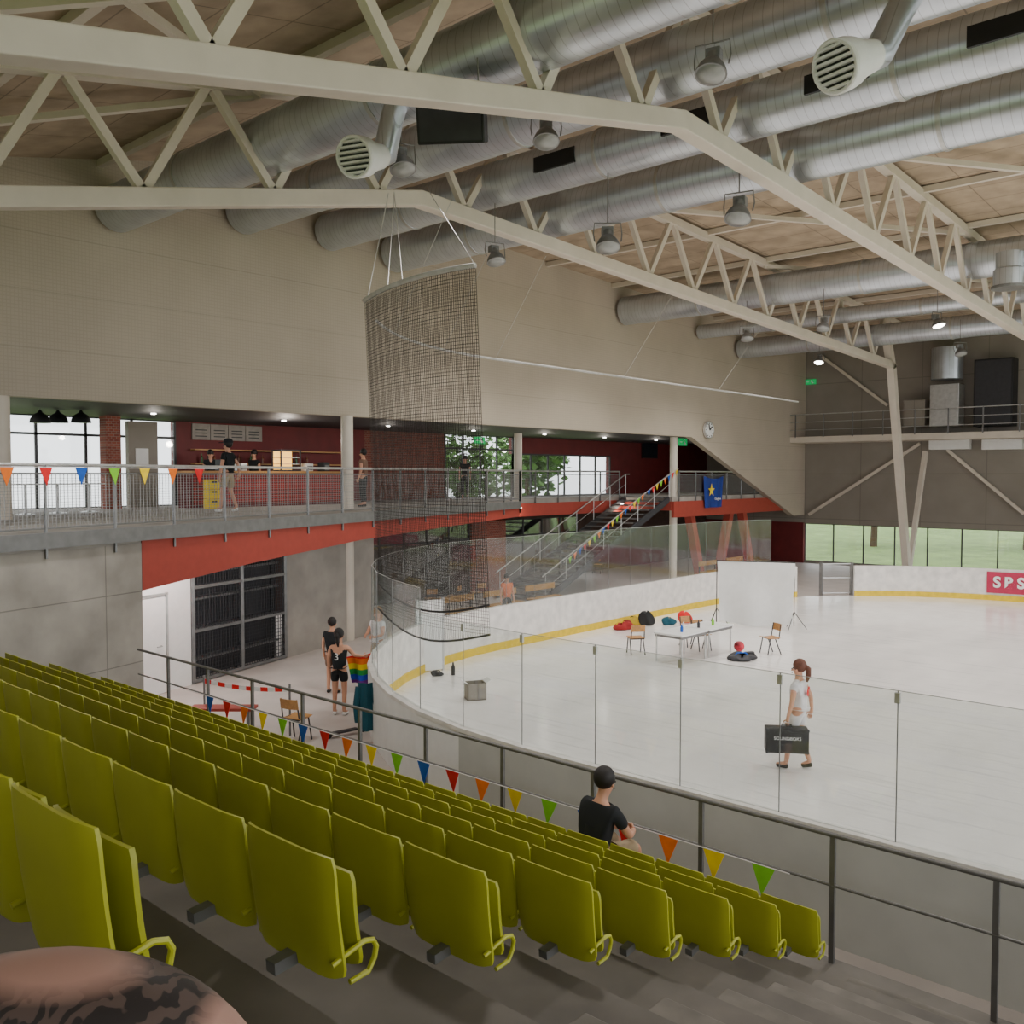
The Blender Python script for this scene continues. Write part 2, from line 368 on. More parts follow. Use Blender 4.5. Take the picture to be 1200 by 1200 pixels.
t = thing('storage_rack', 'dark storage rack standing behind the wire cage gate', 'rack', (sw(12)-.3, 12, 0))
for y in (10.8, 12.1, 13.4): MB().bar((sw(y)-.3, y, 0), (sw(y)-.3, y, 2.6), .06).build('upright', M['black'], t)
for z in (.5, 1.2, 1.9, 2.5):
    mb = MB(); mb.bar((sw(10.7)-.3, 10.7, z), (sw(13.5)-.3, 13.5, z), .3, .05); mb.build('shelf', M['galv'], t)
WN = [0]
def glazing(axis, c, a0, a1, z0, z1, nm, rows, fm=None, t=.07, gm=None):
    WN[0] += 1; P = (lambda a, z: (c, a, z)) if axis == 'X' else (lambda a, z: (a, c, z))
    w_ = thing('window_%d' % WN[0], None, None, P((a0+a1)/2, z0), kind='structure')
    mb = MB(); xs = [a0+(a1-a0)*i/nm for i in range(nm+1)]; zs = [z0]+[z0+(z1-z0)*r for r in rows]+[z1]
    for x in xs: mb.bar(P(x, z0), P(x, z1), t, t)
    for z in zs: mb.bar(P(a0, z), P(a1, z), t, t)
    mb.build('window_frame', fm or M['frame'], w_)
    for i in range(nm):
        mb = MB(); e = .012
        if axis == 'X': mb.box(c-e, c+e, xs[i], xs[i+1], z0, z1)
        else: mb.box(xs[i], xs[i+1], c-e, c+e, z0, z1)
        mb.build('pane', gm or M['glass'], w_)
    return w_
glazing('X', XB, 2, 14.4, ZB, ZC, 9, [.8])
struct(MB().box(XB-.25, XB, 14.4, 22.0, ZB, ZC), 'wall_bar', M['dred'])
struct(MB().box(XB-.25, XB, 22.0, 26.2, ZB, ZC), 'wall_brick', M['brick'])
glazing('X', XB, 26.2, 30.4, ZB, ZC, 4, [.78])
glazing('X', XB, 30.4, 37.8, ZB, ZB+1.9, 6, [])
struct(MB().box(XB-.25, XB, 30.4, 37.8, ZB+1.9, ZC), 'wall_lintel', M['dred'])
struct(MB().box(XB-.25, XB, 37.8, YW, ZB, ZC), 'wall_red', M['dred'])
struct(MB().box(XB-.25, XB, 17.8, 33, 0, 3.5).box(XB-.25, XB, 35, YW, 0, 3.5), 'wall_ground', M['darkwall'])
dg = glassmat('dark_glass', .22, (.35, .36, .38), .02)
glazing('X', XB+1.6, 19, 26, 0.1, 2.9, 6, [.75], gm=dg)
glazing('X', XB+1.6, 28, 33, 0.1, 2.9, 4, [.75], gm=dg)
struct(MB().box(XB+1.5, XB+1.75, 26, 28, 0, 3.5), 'wall_ground_brick', M['brick'])
struct(MB().box(XB+1.5, XB+1.75, 19, 33, 2.9, 3.5), 'wall_header', M['darkwall'])
glazing('X', XB, 33, 35, 0.1, 3.0, 2, [.7])
struct(MB().box(FAC-6, 16, YW, YW+.3, 2.15, 13), 'wall_end', M['endwall'])
struct(MB().box(FAC-6, FAC, YW-.1, YW+.25, 0, 2.2), 'wall_end_red', M['dred'])
glazing('Y', YW+.1, FAC, 14, .12, 2.15, 22, [], t=.06)
mb = MB(); mb.box(FAC, 16, YW, YW+.3, 0, .12); struct(mb, 'baseboard_end', M['endwall'])
for px, lab in ((4, 'white round column at the left end of the balcony railing'), (411, 'white round column rising from the ground past the bar counter'), (607, 'white round column by the glazed entrance on the balcony'), (789, 'white round column at the head of the staircase')):
    if px == 411: x, y = -20.9, 16.4; z0 = 0
    elif px == 4: p = GX(px, 600, -21.2); x, y = p.x, p.y; z0 = ZB
    else:
        p = GX(px, 600, -24.6 if px == 607 else -21.6); x, y = p.x, p.y; z0 = ZB if px==607 else 0
    mb = MB(); mb.lathe((x, y, z0), (0,0,1), [(.17, 0), (.17, ZC-z0)], 20); tag(mb.build('column', M['steel'], smooth=True), lab, 'column')
mb = MB(); p = GX(130, 560, -26); mb.box(-26.2, -25.8, p.y-.22, p.y+.22, ZB, ZC); tag(mb.build('brick_pier', M['brick']), 'square red brick pier in front of the balcony glazing', 'pillar')
# ---------------------------------------------------------------- rink barrier
rb = thing('rink_barrier', 'white dasher boards with yellow kick strip and clear glass around the ice', 'rink barrier', (XE, 20, 0))
pin = rinkpath(0.0)
def resample(path, step):
    out = [Vector((path[0][0], path[0][1], 0))]; acc = 0
    for i in range(len(path)-1):
        a = Vector((path[i][0], path[i][1], 0)); b = Vector((path[i+1][0], path[i+1][1], 0)); Ls = (b-a).length; t = step-acc
        while t <= Ls: out.append(a+(b-a)*(t/Ls)); t += step
        acc = Ls-(t-step)
    return out
PTS = resample(pin, 1.2)
def outdir(i):
    a = PTS[max(0, i-1)]; b = PTS[min(len(PTS)-1, i+1)]; d = (b-a).normalized(); n = Vector((d.y, -d.x, 0))
    c = Vector((0, 23.5, 0)); return n if (PTS[i]-c).dot(n) > 0 else -n
PXS = [600 + F*(p.dot(rt))/(p.dot(fh)) for p in PTS]
gate = [PTS[i].y > 30 and 955 < PXS[i] < 1030 for i in range(len(PTS))]
def strip(i0, i1, o0, o1, z0, z1):
    mb = MB()
    a, b = PTS[i0], PTS[i1]; na, nb = outdir(i0), outdir(i1)
    q = [a+na*o0, b+nb*o0, b+nb*o1, a+na*o1]
    mb.add([(v.x, v.y, z0) for v in q]+[(v.x, v.y, z1) for v in q], [(3,2,1,0),(4,5,6,7),(0,1,5,4),(1,2,6,5),(2,3,7,6),(3,0,4,7)])
    return mb
i = 0
while i < len(PTS)-2:
    j = i+2
    if gate[i+1] or (gate[i] and gate[j]): i += 1; continue
    m2 = MB(); m3 = MB(); m4 = MB(); m5 = MB()
    for a in (i, i+1):
        for tgt, args in ((m2, (0, .05, .012, 1.14)), (m3, (-.02, 0, .012, .22)), (m4, (-.01, .13, 1.14, 1.2)), (m5, (.06, .12, .0, 1.14))):
            s = strip(a, a+1, *args); tgt.add(s.v, s.f)
    pn = m2.build('board_panel', M['board'], rb)
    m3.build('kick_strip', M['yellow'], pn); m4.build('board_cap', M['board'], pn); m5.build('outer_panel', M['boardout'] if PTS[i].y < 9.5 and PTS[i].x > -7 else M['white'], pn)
    i += 2
for i in range(len(PTS)-1):
    mx = (PTS[i]+PTS[i+1])/2
    if mx.y > 33 or gate[i] or gate[i+1]: continue
    top = 2.68 if mx.y < 9.3 else 3.05
    m2 = strip(i, i+1, .03, .042, 1.2, top); pane = m2.build('glass_pane', M['rinkglass'], rb)
    m3 = MB(); a = PTS[i]+outdir(i)*.037; m3.bar((a.x, a.y, 1.2), (a.x, a.y, top), .009)
    m3.build('glass_joint', M['galv'], pane)
    m4 = MB(); b = PTS[i+1]+outdir(i+1)*.037; m4.tube([(a.x, a.y, top), (b.x, b.y, top)], .004, 5); m4.build('edge_trim', M['alu'], pane)
    if mx.y < 9.3: MB().bar((a.x, a.y-.01, top-.12), (a.x, a.y-.01, top-.02), .05, .03).build('clamp', M['alu'], pane)
gi = [i for i, g_ in enumerate(gate) if g_]
if len(gi) > 1:
    t = thing('rink_gate', 'open gate with steel posts and bars in the gap of the far white boards', 'gate', tuple(PTS[gi[0]]))
    for a in (gi[0], gi[-1]):
        p = PTS[a]+outdir(a)*.3; mb = MB(); mb.bar((p.x, p.y, 0), (p.x, p.y, 1.3), .12); mb.build('post', M['galv'], t)
    a = PTS[gi[0]]+outdir(gi[0])*.3; b = PTS[gi[-1]]+outdir(gi[-1])*.3
    for z in (.1, .7, 1.25): MB().bar((a.x, a.y, z), (b.x, b.y, z), .04).build('crossbar', M['alu'], t)
si = [i for i in range(len(PTS)) if PTS[i].y > 34 and PXS[i] > 1150][:5]
i0 = si[0]; p = PTS[i0]
t = thing('advertising_sign', 'crimson advertising panel with white lettering on far rink boards', 'sign', tuple(p))
mb = MB()
for k in si[:4]:
    s = strip(k, k+1, -.05, -.024, .3, 1.1); mb.add(s.v, s.f)
mb.build('panel', mat('crimson', (184, 44, 80), .5), t)
for k, chs in enumerate(('S', 'B', 'S')):
    a = PTS[si[0]]
    dd = (PTS[si[0]+1]-PTS[si[0]]).normalized(); q = a+dd*(.34+.40*k)+(-outdir(si[0]))*.08; q.z = .7
    text(chs, .56, q, (pi/2, 0, atan2(dd.y, dd.x)), M['white'], t, bold=.02)
# ---------------------------------------------------------------- seats
seat0 = thing('stadium_seat', '', 'seat')
def shell(w_, h_, z0, y0, lean, curve):
    def fn(u, v):
        a = 2*u-1; b = 2*v-1
        x = a*(1-.06*b**10)*(.985+.015*v)*w_/2; z = b*(1-.06*a**8)*h_/2 + h_/2
        return Vector((x, y0 + curve*(a**6) + lean*z + .008*b*b, z0+z))
    return fn
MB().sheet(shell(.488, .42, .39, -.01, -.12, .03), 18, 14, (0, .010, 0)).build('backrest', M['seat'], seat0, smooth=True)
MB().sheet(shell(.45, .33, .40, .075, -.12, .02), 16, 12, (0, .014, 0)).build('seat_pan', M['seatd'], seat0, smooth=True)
mb = MB(); x = .228
mb.tube([(x, -.02, .46), (x, .06, .48), (x, .11, .49), (x, .145, .48), (x, .158, .455), (x, .15, .42), (x, .125, .385), (x, .05, .38)], .0095, 8); mb.build('armrest', M['seat'], seat0, smooth=True)
mb = MB(); mb.bar((0, -.09, .40), (0, .04, .41), .05, .04); mb.build('bracket', M['galv'], seat0)
NS = [26, 26, 26, 26, 20, 13, 7, 2]
first = True; SEATS = {}
for r in range(8):
    for s in range(NS[r]):
        x = XEND[r]-.25-.503*s
        if x < xe(ROWY[r])+.5: break
        o = seat0 if first else copy_tree(seat0); first = False
        o.location = (x, ROWY[r]+(.03 if r == 7 else 0), ROWF[r]+(.03 if r == 7 else 0)); o['label'] = 'lime green folding stadium seat, %s row behind the front railing, %s from the aisle' % (ORD[r], ORD[s])
        o['group'] = 'lime stadium seats'; SEATS[(r, s)] = o
# ---------------------------------------------------------------- front railing
fr = thing('front_railing', 'grey steel railing in front of the lowest seat row', 'railing', (-6, YR, ROWF[0]))
x0, x1 = GY(162, 765, YR).x, 3.0
MB().tube([(x0, YR, 1.66), (x1, YR, 1.66)], .022, 10).build('handrail', M['rail'], fr, smooth=True)
MB().tube([(x0, YR, 1.22), (x1, YR, 1.22)], .014, 8).build('mid_rail', M['rail'], fr, smooth=True)
x = GY(1168, 1036, YR).x; xs = []
while x > x0-.1: xs.append(x); x -= 1.28
x = xs[0]+1.28
while x < x1: xs.append(x); x += 1.28
for x in xs: MB().box(x-.022, x+.022, YR-.012, YR+.025, ROWF[0]-.25, 1.65).build('post', M['rail'], fr)
def bunting(label, pts, sp, size, start, seq, name='bunting'):
    p0 = Vector(pts[0]); t = thing(name, label, 'bunting', tuple(p0), 'pennant strings')
    MB().tube(pts, .006, 5).build('cord', M['cloth_white'], t)
    i = start
    for a, b in zip(pts[:-1], pts[1:]):
        a = Vector(a); b = Vector(b); L = (b-a).length; d = (b-a)/L; n = int(L/sp)
        nn = Vector((-d.y, d.x, 0)).normalized()*.004
        for k in range(n):
            c = a+d*(sp*(k+.5)); q = [c-d*size*.42, c+d*size*.42, c+Vector((random.uniform(-.02,.02), random.uniform(-.02,.02), -size))]
            MB().add([v-nn for v in q]+[v+nn for v in q], [(0,1,2),(5,4,3),(0,3,4,1),(1,4,5,2),(2,5,3,0)]).build('pennant', PEN[seq[i % len(seq)]], t)
            i += 1
    return t
SEQ = ['lime', 'yellow', 'orange', 'red', 'blue']
xr = GY(898, 1020, YR+.03).x+.25
xq = GY(222, 815, YR+.03).x
bunting('multicoloured pennant bunting along the front railing before the seats', [(xr, YR-.03, 1.22), (xq, YR-.03, 1.22)], .5, .27, 0, SEQ)
# ---------------------------------------------------------------- balcony railing
def railing(label, pts, zf, sp, infill=True, name='balcony_railing', h=1.12, brk=True):
    t = thing(name, label, 'railing', (pts[0][0], pts[0][1], zf))
    for (a, b) in zip(pts[:-1], pts[1:]):
        a = Vector((a[0], a[1], 0)); b = Vector((b[0], b[1], 0)); L = (b-a).length; n = max(1, round(L/sp))
        Z = Vector((0,0,1))
        MB().tube([a+Z*(zf+h), b+Z*(zf+h)], .03, 8).build('handrail', M['alu'], t, smooth=True)
        for z in (.98, .08): MB().tube([a+Z*(zf+z), b+Z*(zf+z)], .014, 6).build('cross_rail', M['galv'], t)
        for k in range(n+1):
            p = a+(b-a)*(k/n); m_ = MB(); m_.bar(p+Z*(zf-(.42 if brk else 0)), p+Z*(zf+h), .06, .03)
            m_.build('post', M['galv'], t)
            if k < n and infill:
                q = a+(b-a)*((k+1)/n); m_ = MB()
                m_.bar(p+Z*(zf+.53), q+Z*(zf+.53), .006, .88); m_.build('mesh_infill', M['wiremesh'], t)
    return t
M['wiremesh'] = meshmat('railing_mesh', (150, 150, 150), .05, .005)
o = .05
railing('long grey railing with wire infill along the balcony edge in front of the bar', [(xe(2)+o, 2), (xe(25)+o, 25), (-24+o, 25.4), (-24+o, 34.3)], ZB, 1.45)
railing('short grey railing of the far balcony with the blue banner', [(-21.25, 35), (-21.25, 46.5)], ZB, 1.45)
mb = MB(); mb.bar((xe(2)+.09, 2, 3.68), (xe(25)+.09, 25, 3.68), .04, .26); struct(mb, 'trim_3', M['galv'])
p = [(xe(y)+.12, y) for y in (5.05, 9.9)]
bunting('multicoloured pennant bunting on the balcony railing at the left', [(p[0][0], p[0][1], ZB+1.08), (p[1][0], p[1][1], ZB+1.08)], .70, .30, 0, ['orange', 'red', 'blue', 'lime', 'yellow'])
# ---------------------------------------------------------------- staircase
M['tread'] = mat('stair_tread', (58, 55, 55), .6)
stc = thing('staircase', 'dark open staircase rising from the ground to the far balcony', 'staircase', (-22.6, 26, 0))
n = 22; ya, yb2 = 26.0, 34.5
for k in range(n):
    y = ya+(yb2-ya)*k/n; z = ZB*(k+1)/n
    tr_ = MB().box(-23.7, -21.5, y, y+.40, z-.05, z).build('tread', M['tread'], stc)
    MB().box(-23.7, -21.5, y-.01, y+.01, z-.05, z+.004).build('tread_edge', M['galv'], tr_)
for x in (-23.75, -21.45):
    mb = MB(); mb.bar((x, ya-.2, .05), (x, yb2, ZB-.1), .06, .26); mb.build('stringer', M['dark'], stc)
for x in (-23.75, -21.45):
    mb = MB(); mb.tube([(x, ya-.2, 1.0), (x, yb2, ZB+1.0), (x, yb2+.3, ZB+1.0)], .025, 8)
    for k in range(8):
        f_ = k/7; y = ya+(yb2-ya)*f_; z = ZB*f_; mb.tube([(x, y, z), (x, y, z+1.02)], .016, 6)
    mb.tube([(x, ya, .55), (x, yb2, ZB+.55)], .012, 5)
    mb.build('stair_railing', M['alu'], stc)
bunting('small pennant bunting running down the staircase railing', [(-21.4, 35.2, ZB+1.25), (-21.4, 32.5, 4.0), (-21.4, 27.0, 1.45)], .34, .26, 0, ['yellow', 'red', 'blue', 'orange', 'lime'])
for i, (ya_, yb_) in enumerate(((37.5, 36.3), (39.2, 40.4), (42.5, 41.3))):
    mb = MB(); mb.bar((-21.6, ya_, 0), (-21.6, yb_, 3.5), .35, .35)
    tag(mb.build('raking_column', M['red']), 'red slanting column below the far balcony, %s from the staircase' % ORD[i], 'column', 'red slanting columns')
# ---------------------------------------------------------------- roof trusses
for X, lab in ((-8.2, 'nearer pale steel roof truss with cranked bottom chord'), (-14.6, 'farther pale steel roof truss above the net, ending in a raking leg')):
    t = thing('roof_truss', lab, 'truss', (X, 13.4, 10.65), 'roof trusses')
    def chord(dz, w_, h_, y0, y1, nm, bev=0):
        poly = [(y0, zb(y0)+dz-h_/2), (13.4, zb(13.4)+dz-h_/2), (y1, zb(y1)+dz-h_/2), (y1, zb(y1)+dz+h_/2), (13.4, zb(13.4)+dz+h_/2), (y0, zb(y0)+dz+h_/2)]
        MB().prismx(poly, X-w_/2, X+w_/2).build(nm, M['steel'], t, bev=bev)
    chord(0, .30, .32, -6, 42, 'bottom_chord', .02); chord(1.95, .24, .22, -6, YW-.3, 'top_chord')
    y = -5.2
    while y < 41.5:
        ym = y+1.15; yn = y+2.5
        MB().bar((X, y, zb(y)+.1), (X, ym, zb(ym)+1.9), .13, .15).build('web_member', M['steel'], t)
        MB().bar((X, ym+.15, zb(ym)+1.9), (X, yn, zb(yn)+.1), .13, .15).build('web_member', M['steel'], t)
        y = yn
    mb = MB(); mb.bar((X, 40.9, zb(41)+2), (X, 42.05, zb(42)-.15), .3, .36); mb.bar((X, 42, zb(42)), (X, 44.6, 0), .3, .38); mb.build('raking_leg', M['steel'], t)
    mb = MB(); mb.bar((X, 44.7, .0), (X, 46.9, 5.9), .2, .26); mb.build('rear_strut', M['steel'], t)
for i, y in enumerate((-2.5, 1.5, 5.5, 9.5, 13.4, 17.5, 21.5, 25.5, 29.5, 33.5, 37.5, 41.5)):
    z = zb(y)+2.03
    tag(MB().box(FAC, 12, y-.07, y+.07, z-.06, z+.1).build('roof_purlin', M['steel']), 'pale steel purlin under the roof boards, %s counted from above the seats' % ORD[i], 'beam', 'roof purlins')
BL = ['first sloping one above the seats', 'second sloping one above the seats, crossing the first', 'over the left wall above the seats', 'beyond the slotted duct between the trusses', 'near the far ducts between the trusses', 'right of the nearer truss beyond the ducts']
for i, (ya_, yb_, xa, xb) in enumerate(((1.5, 9.5, -14.6, -8.2), (9.5, 1.5, -14.6, -8.2), (1.5, 9.5, -21, -14.6), (21.5, 29.5, -14.6, -8.2), (29.5, 37.5, -14.6, -8.2), (21.5, 29.5, -8.2, -2))):
    tag(MB().bar((xa, ya_, zb(ya_)+1.85), (xb, yb_, zb(yb_)+1.85), .12, .12).build('roof_brace', M['steel']), 'diagonal pale roof brace, '+BL[i], 'brace', 'roof braces')
# ---------------------------------------------------------------- ducts
DUCTS = [(9.8, 10.85, .52, 'large silver spiral duct nearest the seats'), (13.1, 11.45, .52, 'large silver spiral duct above the cranked truss joint'), (15.8, 11.5, .50, 'large silver spiral duct with dark outlet slots'),
         (18.2, 11.35, .55, 'large silver spiral duct just beyond the slotted one'), (30.2, 11.25, .55, 'silver spiral duct over the far half of the ice'), (36.0, 11.1, .3, 'slim silver spiral duct high over the far boards'), (39.8, 10.75, .45, 'silver spiral duct nearest the end wall')]
DU = []
for y, z, r, lab in DUCTS:
    t = thing('ventilation_duct', lab, 'duct', (FAC+.3, y, z), 'roof ducts'); DU.append(t)
    MB().tube([(FAC+.15, y, z), (7, y, z)], r, 36).build('duct_tube', M['duct'], t, smooth=True)
    for x in (-17.4, -11.4, -5.4, .6):
        MB().tube([(x-.04, y, z), (x+.04, y, z)], r+.02, 36).build('joint_band', M['alu'], t, smooth=True)
t = DU[2]; y, z, r, _ = DUCTS[2]
for px, py in ((650, 187), (805, 145), (980, 100), (1180, 45)):
    p = GY(px, py, y-r+.03)
    MB().box(p.x-.55, p.x+.55, y-r-.02, y-r+.12, z-.2, z+.12).build('air_slot', M['black'], t)
def nozzle(px, py, Y, d, label, duct, rr=.36):
    c = GY(px, py, Y); d = Vector(d).normalized(); t = thing('air_nozzle', label, 'air nozzle', tuple(c), 'air nozzles')
    back = c-d*.75
    MB().lathe(back, d, [(rr*.62, 0), (rr*.75, .3), (rr*.95, .5), (rr, .6), (rr, .74)], 28).build('nozzle_body', M['white'], t, smooth=True)
    mb = MB(); mb.lathe(c, d, [(rr*.86, -.02), (rr*.86, .01)], 28); op = mb.build('opening', M['black'], t)
    u = d.cross(Vector((0,0,1))).normalized(); v = u.cross(d)
    mb = MB()
    ring = [c+d*.02+(u*cos(a)+v*sin(a))*rr*.93 for a in [2*pi*k/28 for k in range(28)]]
    mb.tube(ring, rr*.1, 8, True); mb.build('rim', M['white'], t, smooth=True)
    for k in range(-3, 4):
        h = k*rr*.24; wd = math.sqrt(max(0, (rr*.86)**2-h*h)); MB().bar(c+d*.03+v*h-u*wd, c+d*.03+v*h+u*wd, .05, .03).build('slat', M['white'], op)
    y_, z_, r_, _ = duct; tgt = Vector((back.x+.2, y_-.2, z_))
    MB().tube([back+d*.08, back-d*.15, (back+tgt)/2, tgt], [rr*.62, rr*.62, rr*.6, rr*.6], 20).build('neck', M['duct'], t, smooth=True)
nozzle(416, 184, 8.6, (.35, -1, -.35), 'round louvred air nozzle on the duct above the net', DUCTS[0], .30)
nozzle(980, 78, 10.9, (-.25, -1, -.45), 'round louvred air nozzle at the upper right near the ducts', DUCTS[1], .31)
p = GY(1183, 300, 29.6)
t = thing('air_outlet', 'vertical silver air outlet below the far duct at the right edge', 'air outlet', (p.x, 29.6, p.z-.9))
MB().lathe((p.x, 29.6, p.z-.9), (0,0,1), [(.42, 0), (.42, .5), (.36, .55), (.36, 1.0)], 20).build('outlet_body', M['duct'], t, smooth=True)
MB().lathe((p.x, 29.6, p.z-.94), (0,0,1), [(.47, 0), (.47, .08)], 20).build('flange', M['galv'], t)
# ---------------------------------------------------------------- floodlights: bell reflectors
fl = thing('floodlight', '', 'lamp')
ax = Vector((0, .35, -1)).normalized()
MB().lathe(Vector((0,0,.12)), ax, [(.05,-.12),(.09,-.1),(.10,.02),(.14,.05),(.20,.14),(.235,.24),(.235,.26)], 22).build('reflector', M['galv'], fl, smooth=True)
lens = MB().lathe(Vector((0,0,.12))+ax*.255, ax, [(.215,0),(.18,.03),(.05,.045)], 22).build('lens', M['lens'], fl, smooth=True)
MB().box(-.11,.11,-.16,.02,.14,.30).build('ballast_box', M['galv'], fl, bev=.01)
MB().tube([(-.25,.05,0),(-.27,0,.15),(-.25,0,.36),(.25,0,.36),(.27,0,.15),(.25,.05,0)], .013, 6).build('yoke', M['galv'], fl)
MB().tube([(0,0,.35),(0,0,1.3)], .012, 6).build('drop_rod', M['galv'], fl)
FL = [(835, 80, 10.2, 0, 'below the silver ducts at the upper right'), (640, 160, 10.2, 0, 'under the slotted duct in the middle of the roof'), (470, 192, 9.8, 0, 'beside the air nozzle above the net'),
      (866, 250, 9.8, 0, 'between the two trusses, right of centre'), (712, 284, 9.6, 0, 'hanging below the farther truss, over the cable'), (580, 302, 9.6, 0, 'just right of the top of the net'),
      (965, 382, 9.6, 0, 'below the slim far duct'), (875, 394, 9.5, 0, 'unlit, near the far end of the farther truss'), (1098, 378, 9.8, 1, 'lit brightly, left of the air outlet'), (960, 422, 9.8, 1, 'lit, against the end wall'),
      (1125, 412, 9.4, 0, 'small and unlit beside the lit one at right')]
for i, (px, py, z, lit, lab) in enumerate(FL):
    o = fl if i == 0 else copy_tree(fl)
    o.location = GZ(px, py, z); o.rotation_euler.z = face(0, -1)+.5*(i % 3-1); o['label'] = 'hanging floodlight '+lab; o['group'] = 'roof floodlights'
    o.scale = (1.1,)*3 if i in (3, 4) else (.92, .92, .92)
    if lit:
        for ch in o.children:
            if ch.name.startswith('lens'): ch.data = ch.data.copy(); ch.data.materials[0] = M['lit']
for x in (-16.5, -11.4, -5, 1.5):
    for y in (20.5, 27, 34):
        lamp('SPOT', (x, y, zb(y)+.4), 880, (1, .965, .92), .3)  # fill spots added over the ice, apart from the hanging floodlights
lamp('SPOT', (-11.4, 12, zb(12)-.4), 800, (1, .965, .92), .3); lamp('SPOT', (-3, 12, zb(12)-.4), 800, (1, .965, .92), .3)  # more added fill, over the near boards, no fixture modelled
lamp('SPOT', (-13.5, 6.5, zb(6.5)-.3), 800, (1, .965, .92), .3); lamp('SPOT', (-5, 5.5, zb(5.5)-.3), 450, (1, .965, .92), .3)  # spots added to brighten the concourse corner and seats, no fixture
p = GD(530, 142, 13.0)
t = thing('loudspeaker', 'black hanging loudspeaker box between the duct and the truss', 'loudspeaker', tuple(p)); rz = face(-.1, -1)
R = Matrix.Rotation(rz, 4, 'Z') @ Matrix.Rotation(radians(-20), 4, 'X'); OFF[t.name] = Vector((0,0,0)); t.rotation_euler = R.to_euler()
MB().box(-.48, .48, -.22, .22, -.3, .3).build('cabinet', M['black'], t, bev=.02)
MB().box(-.44, .44, .22, .24, -.26, .26).build('grille', M['dark'], t)
for x in (-.4, .4): MB().tube([(x,0,.3),(x,0,.8)], .012, 6).build('hanger', M['galv'], t)
# ---------------------------------------------------------------- safety net
A = GZ(427, 352, 8.05); B = GZ(557, 311, 8.05); Cc = GZ(478, 328, 8.05)
def bez(t_): 
    c = Cc*2-(A+B)/2; return A*(1-t_)**2 + c*2*t_*(1-t_) + B*t_**2
nt_ = thing('safety_net', 'dark safety net hanging from a curved pipe at the rink corner', 'net', tuple(A))
MB().tube([bez(k/10) for k in range(11)], .045, 8).build('curved_pipe', M['cable'], nt_, smooth=True)
for q in range(2):
    offv = fh*(.25*q)
    def np_(t_, z_):
        p = bez(t_) + offv; f_ = (8.05-z_)/5.75
        p = p + (rt*.22*f_) + fh*(.03*sin(t_*8+q*2+z_*.4)); p.z = z_; return p
    zbot = 2.2+.45*q; mb = MB(); NV = (84, 70)[q]; NH = (110, 90)[q]
    for i in range(NV+1):
        mb.tube([np_(i/NV, 8.05-(8.05-zbot+.25*sin(i/NV*pi))*k/8) for k in range(9)], .0030, 3)
    for j in range(NH+1):
        mb.tube([np_(k/12, 8.0-(8.0-zbot)*j/NH) for k in range(13)], .0030, 3)
    mb.build('netting', M['net'], nt_)
    MB().tube([np_(k/14, zbot) - Vector((0,0,.25*sin(k/14*pi))) for k in range(15)], .018, 6).build('bottom_rope', M['black'], nt_)
for t_, (px, py) in ((0.05, (455, 190)), (.45, (462, 235)), (1.0, (500, 235)), (.3, (462, 190))):
    q = GD(px, py, 17.5); MB().tube([bez(t_), (q.x, q.y, zb(q.y)-.1)], .008, 5).build('hanger_wire', M['cable'], nt_)
cp = [Vector((x, y, 7.85)) for x, y in arcpts(XE+RAD, YG+RAD, RAD, 222, 180, 12)] + [Vector((XE, y, 7.85)) for y in range(20, 36, 2)] + [GX(935, 471, XE)]
t = thing('net_cable', 'pale curved cable rail hung above the far end boards', 'cable', tuple(cp[0]))
MB().tube(cp, .03, 6).build('cable_rail', M['cable'], t)
for i in (3, 8, 12, 15, 18): MB().tube([cp[i], (cp[i].x+1.5, cp[i].y+.3, zb(cp[i].y)-.1)], .006, 4).build('suspension_wire', M['cable'], t)
# ---------------------------------------------------------------- end wall catwalk and plant
YC = 45.6
t = thing('catwalk', 'grey steel catwalk high on the end wall', 'catwalk', (-4, YC, 6.7))
MB().box(FAC, 12, YC, YW, 6.45, 6.75).build('deck', M['steel'], t)
for z in (7.9, 7.5, 7.1): MB().tube([(FAC, YC, z), (12, YC, z)], .025 if z > 7.8 else .015, 6).build('guard_rail', M['alu'], t)
x = FAC+.3
while x < 12: MB().bar((x, YC, 6.7), (x, YC, 7.9), .05).build('post', M['galv'], t); x += 1.5
def pbox(px0, px1, py0, py1, Y, dep, name, label, cat, m, door=None):
    a = GY(px0, py1, Y); b = GY(px1, py0, Y); t = thing(name, label, cat, ((a.x+b.x)/2, Y, a.z))
    MB().box(a.x, b.x, Y, Y+dep, a.z, b.z).build('casing', m, t, bev=.02)
    MB().box(a.x+.08, b.x-.08, Y-.02, Y, a.z+.08, b.z-.08).build('front_panel', door or m, t)
    return t
pbox(1089, 1124, 449, 500, 46.3, .9, 'ventilation_unit', 'silver ventilation unit on the catwalk', 'ventilation unit', M['alu'])
pbox(1140, 1188, 418, 500, 46.4, .9, 'control_cabinet', 'tall black cabinet on the catwalk at right', 'cabinet', M['black'], M['dark'])
pbox(1058, 1084, 468, 500, 46.4, .8, 'control_cabinet', 'small grey cabinet left of the silver ventilation unit', 'cabinet', M['endwall'])
p = GY(1110, 430, 46.5); tag(MB().lathe((p.x, 46.5, p.z-.6), (0,0,1), [(.7, 0), (.7, 1.5)], 20).build('vertical_duct', M['duct'], smooth=True), 'short vertical duct above the silver ventilation unit', 'duct')
pbox(1088, 1136, 514, 527, 47.0, .4, 'wall_heater', 'white flat wall unit under the catwalk, left of its twin', 'heater', M['white'])
pbox(1150, 1198, 514, 527, 47.0, .4, 'wall_heater', 'white flat wall unit under the catwalk at the right edge', 'heater', M['white'])
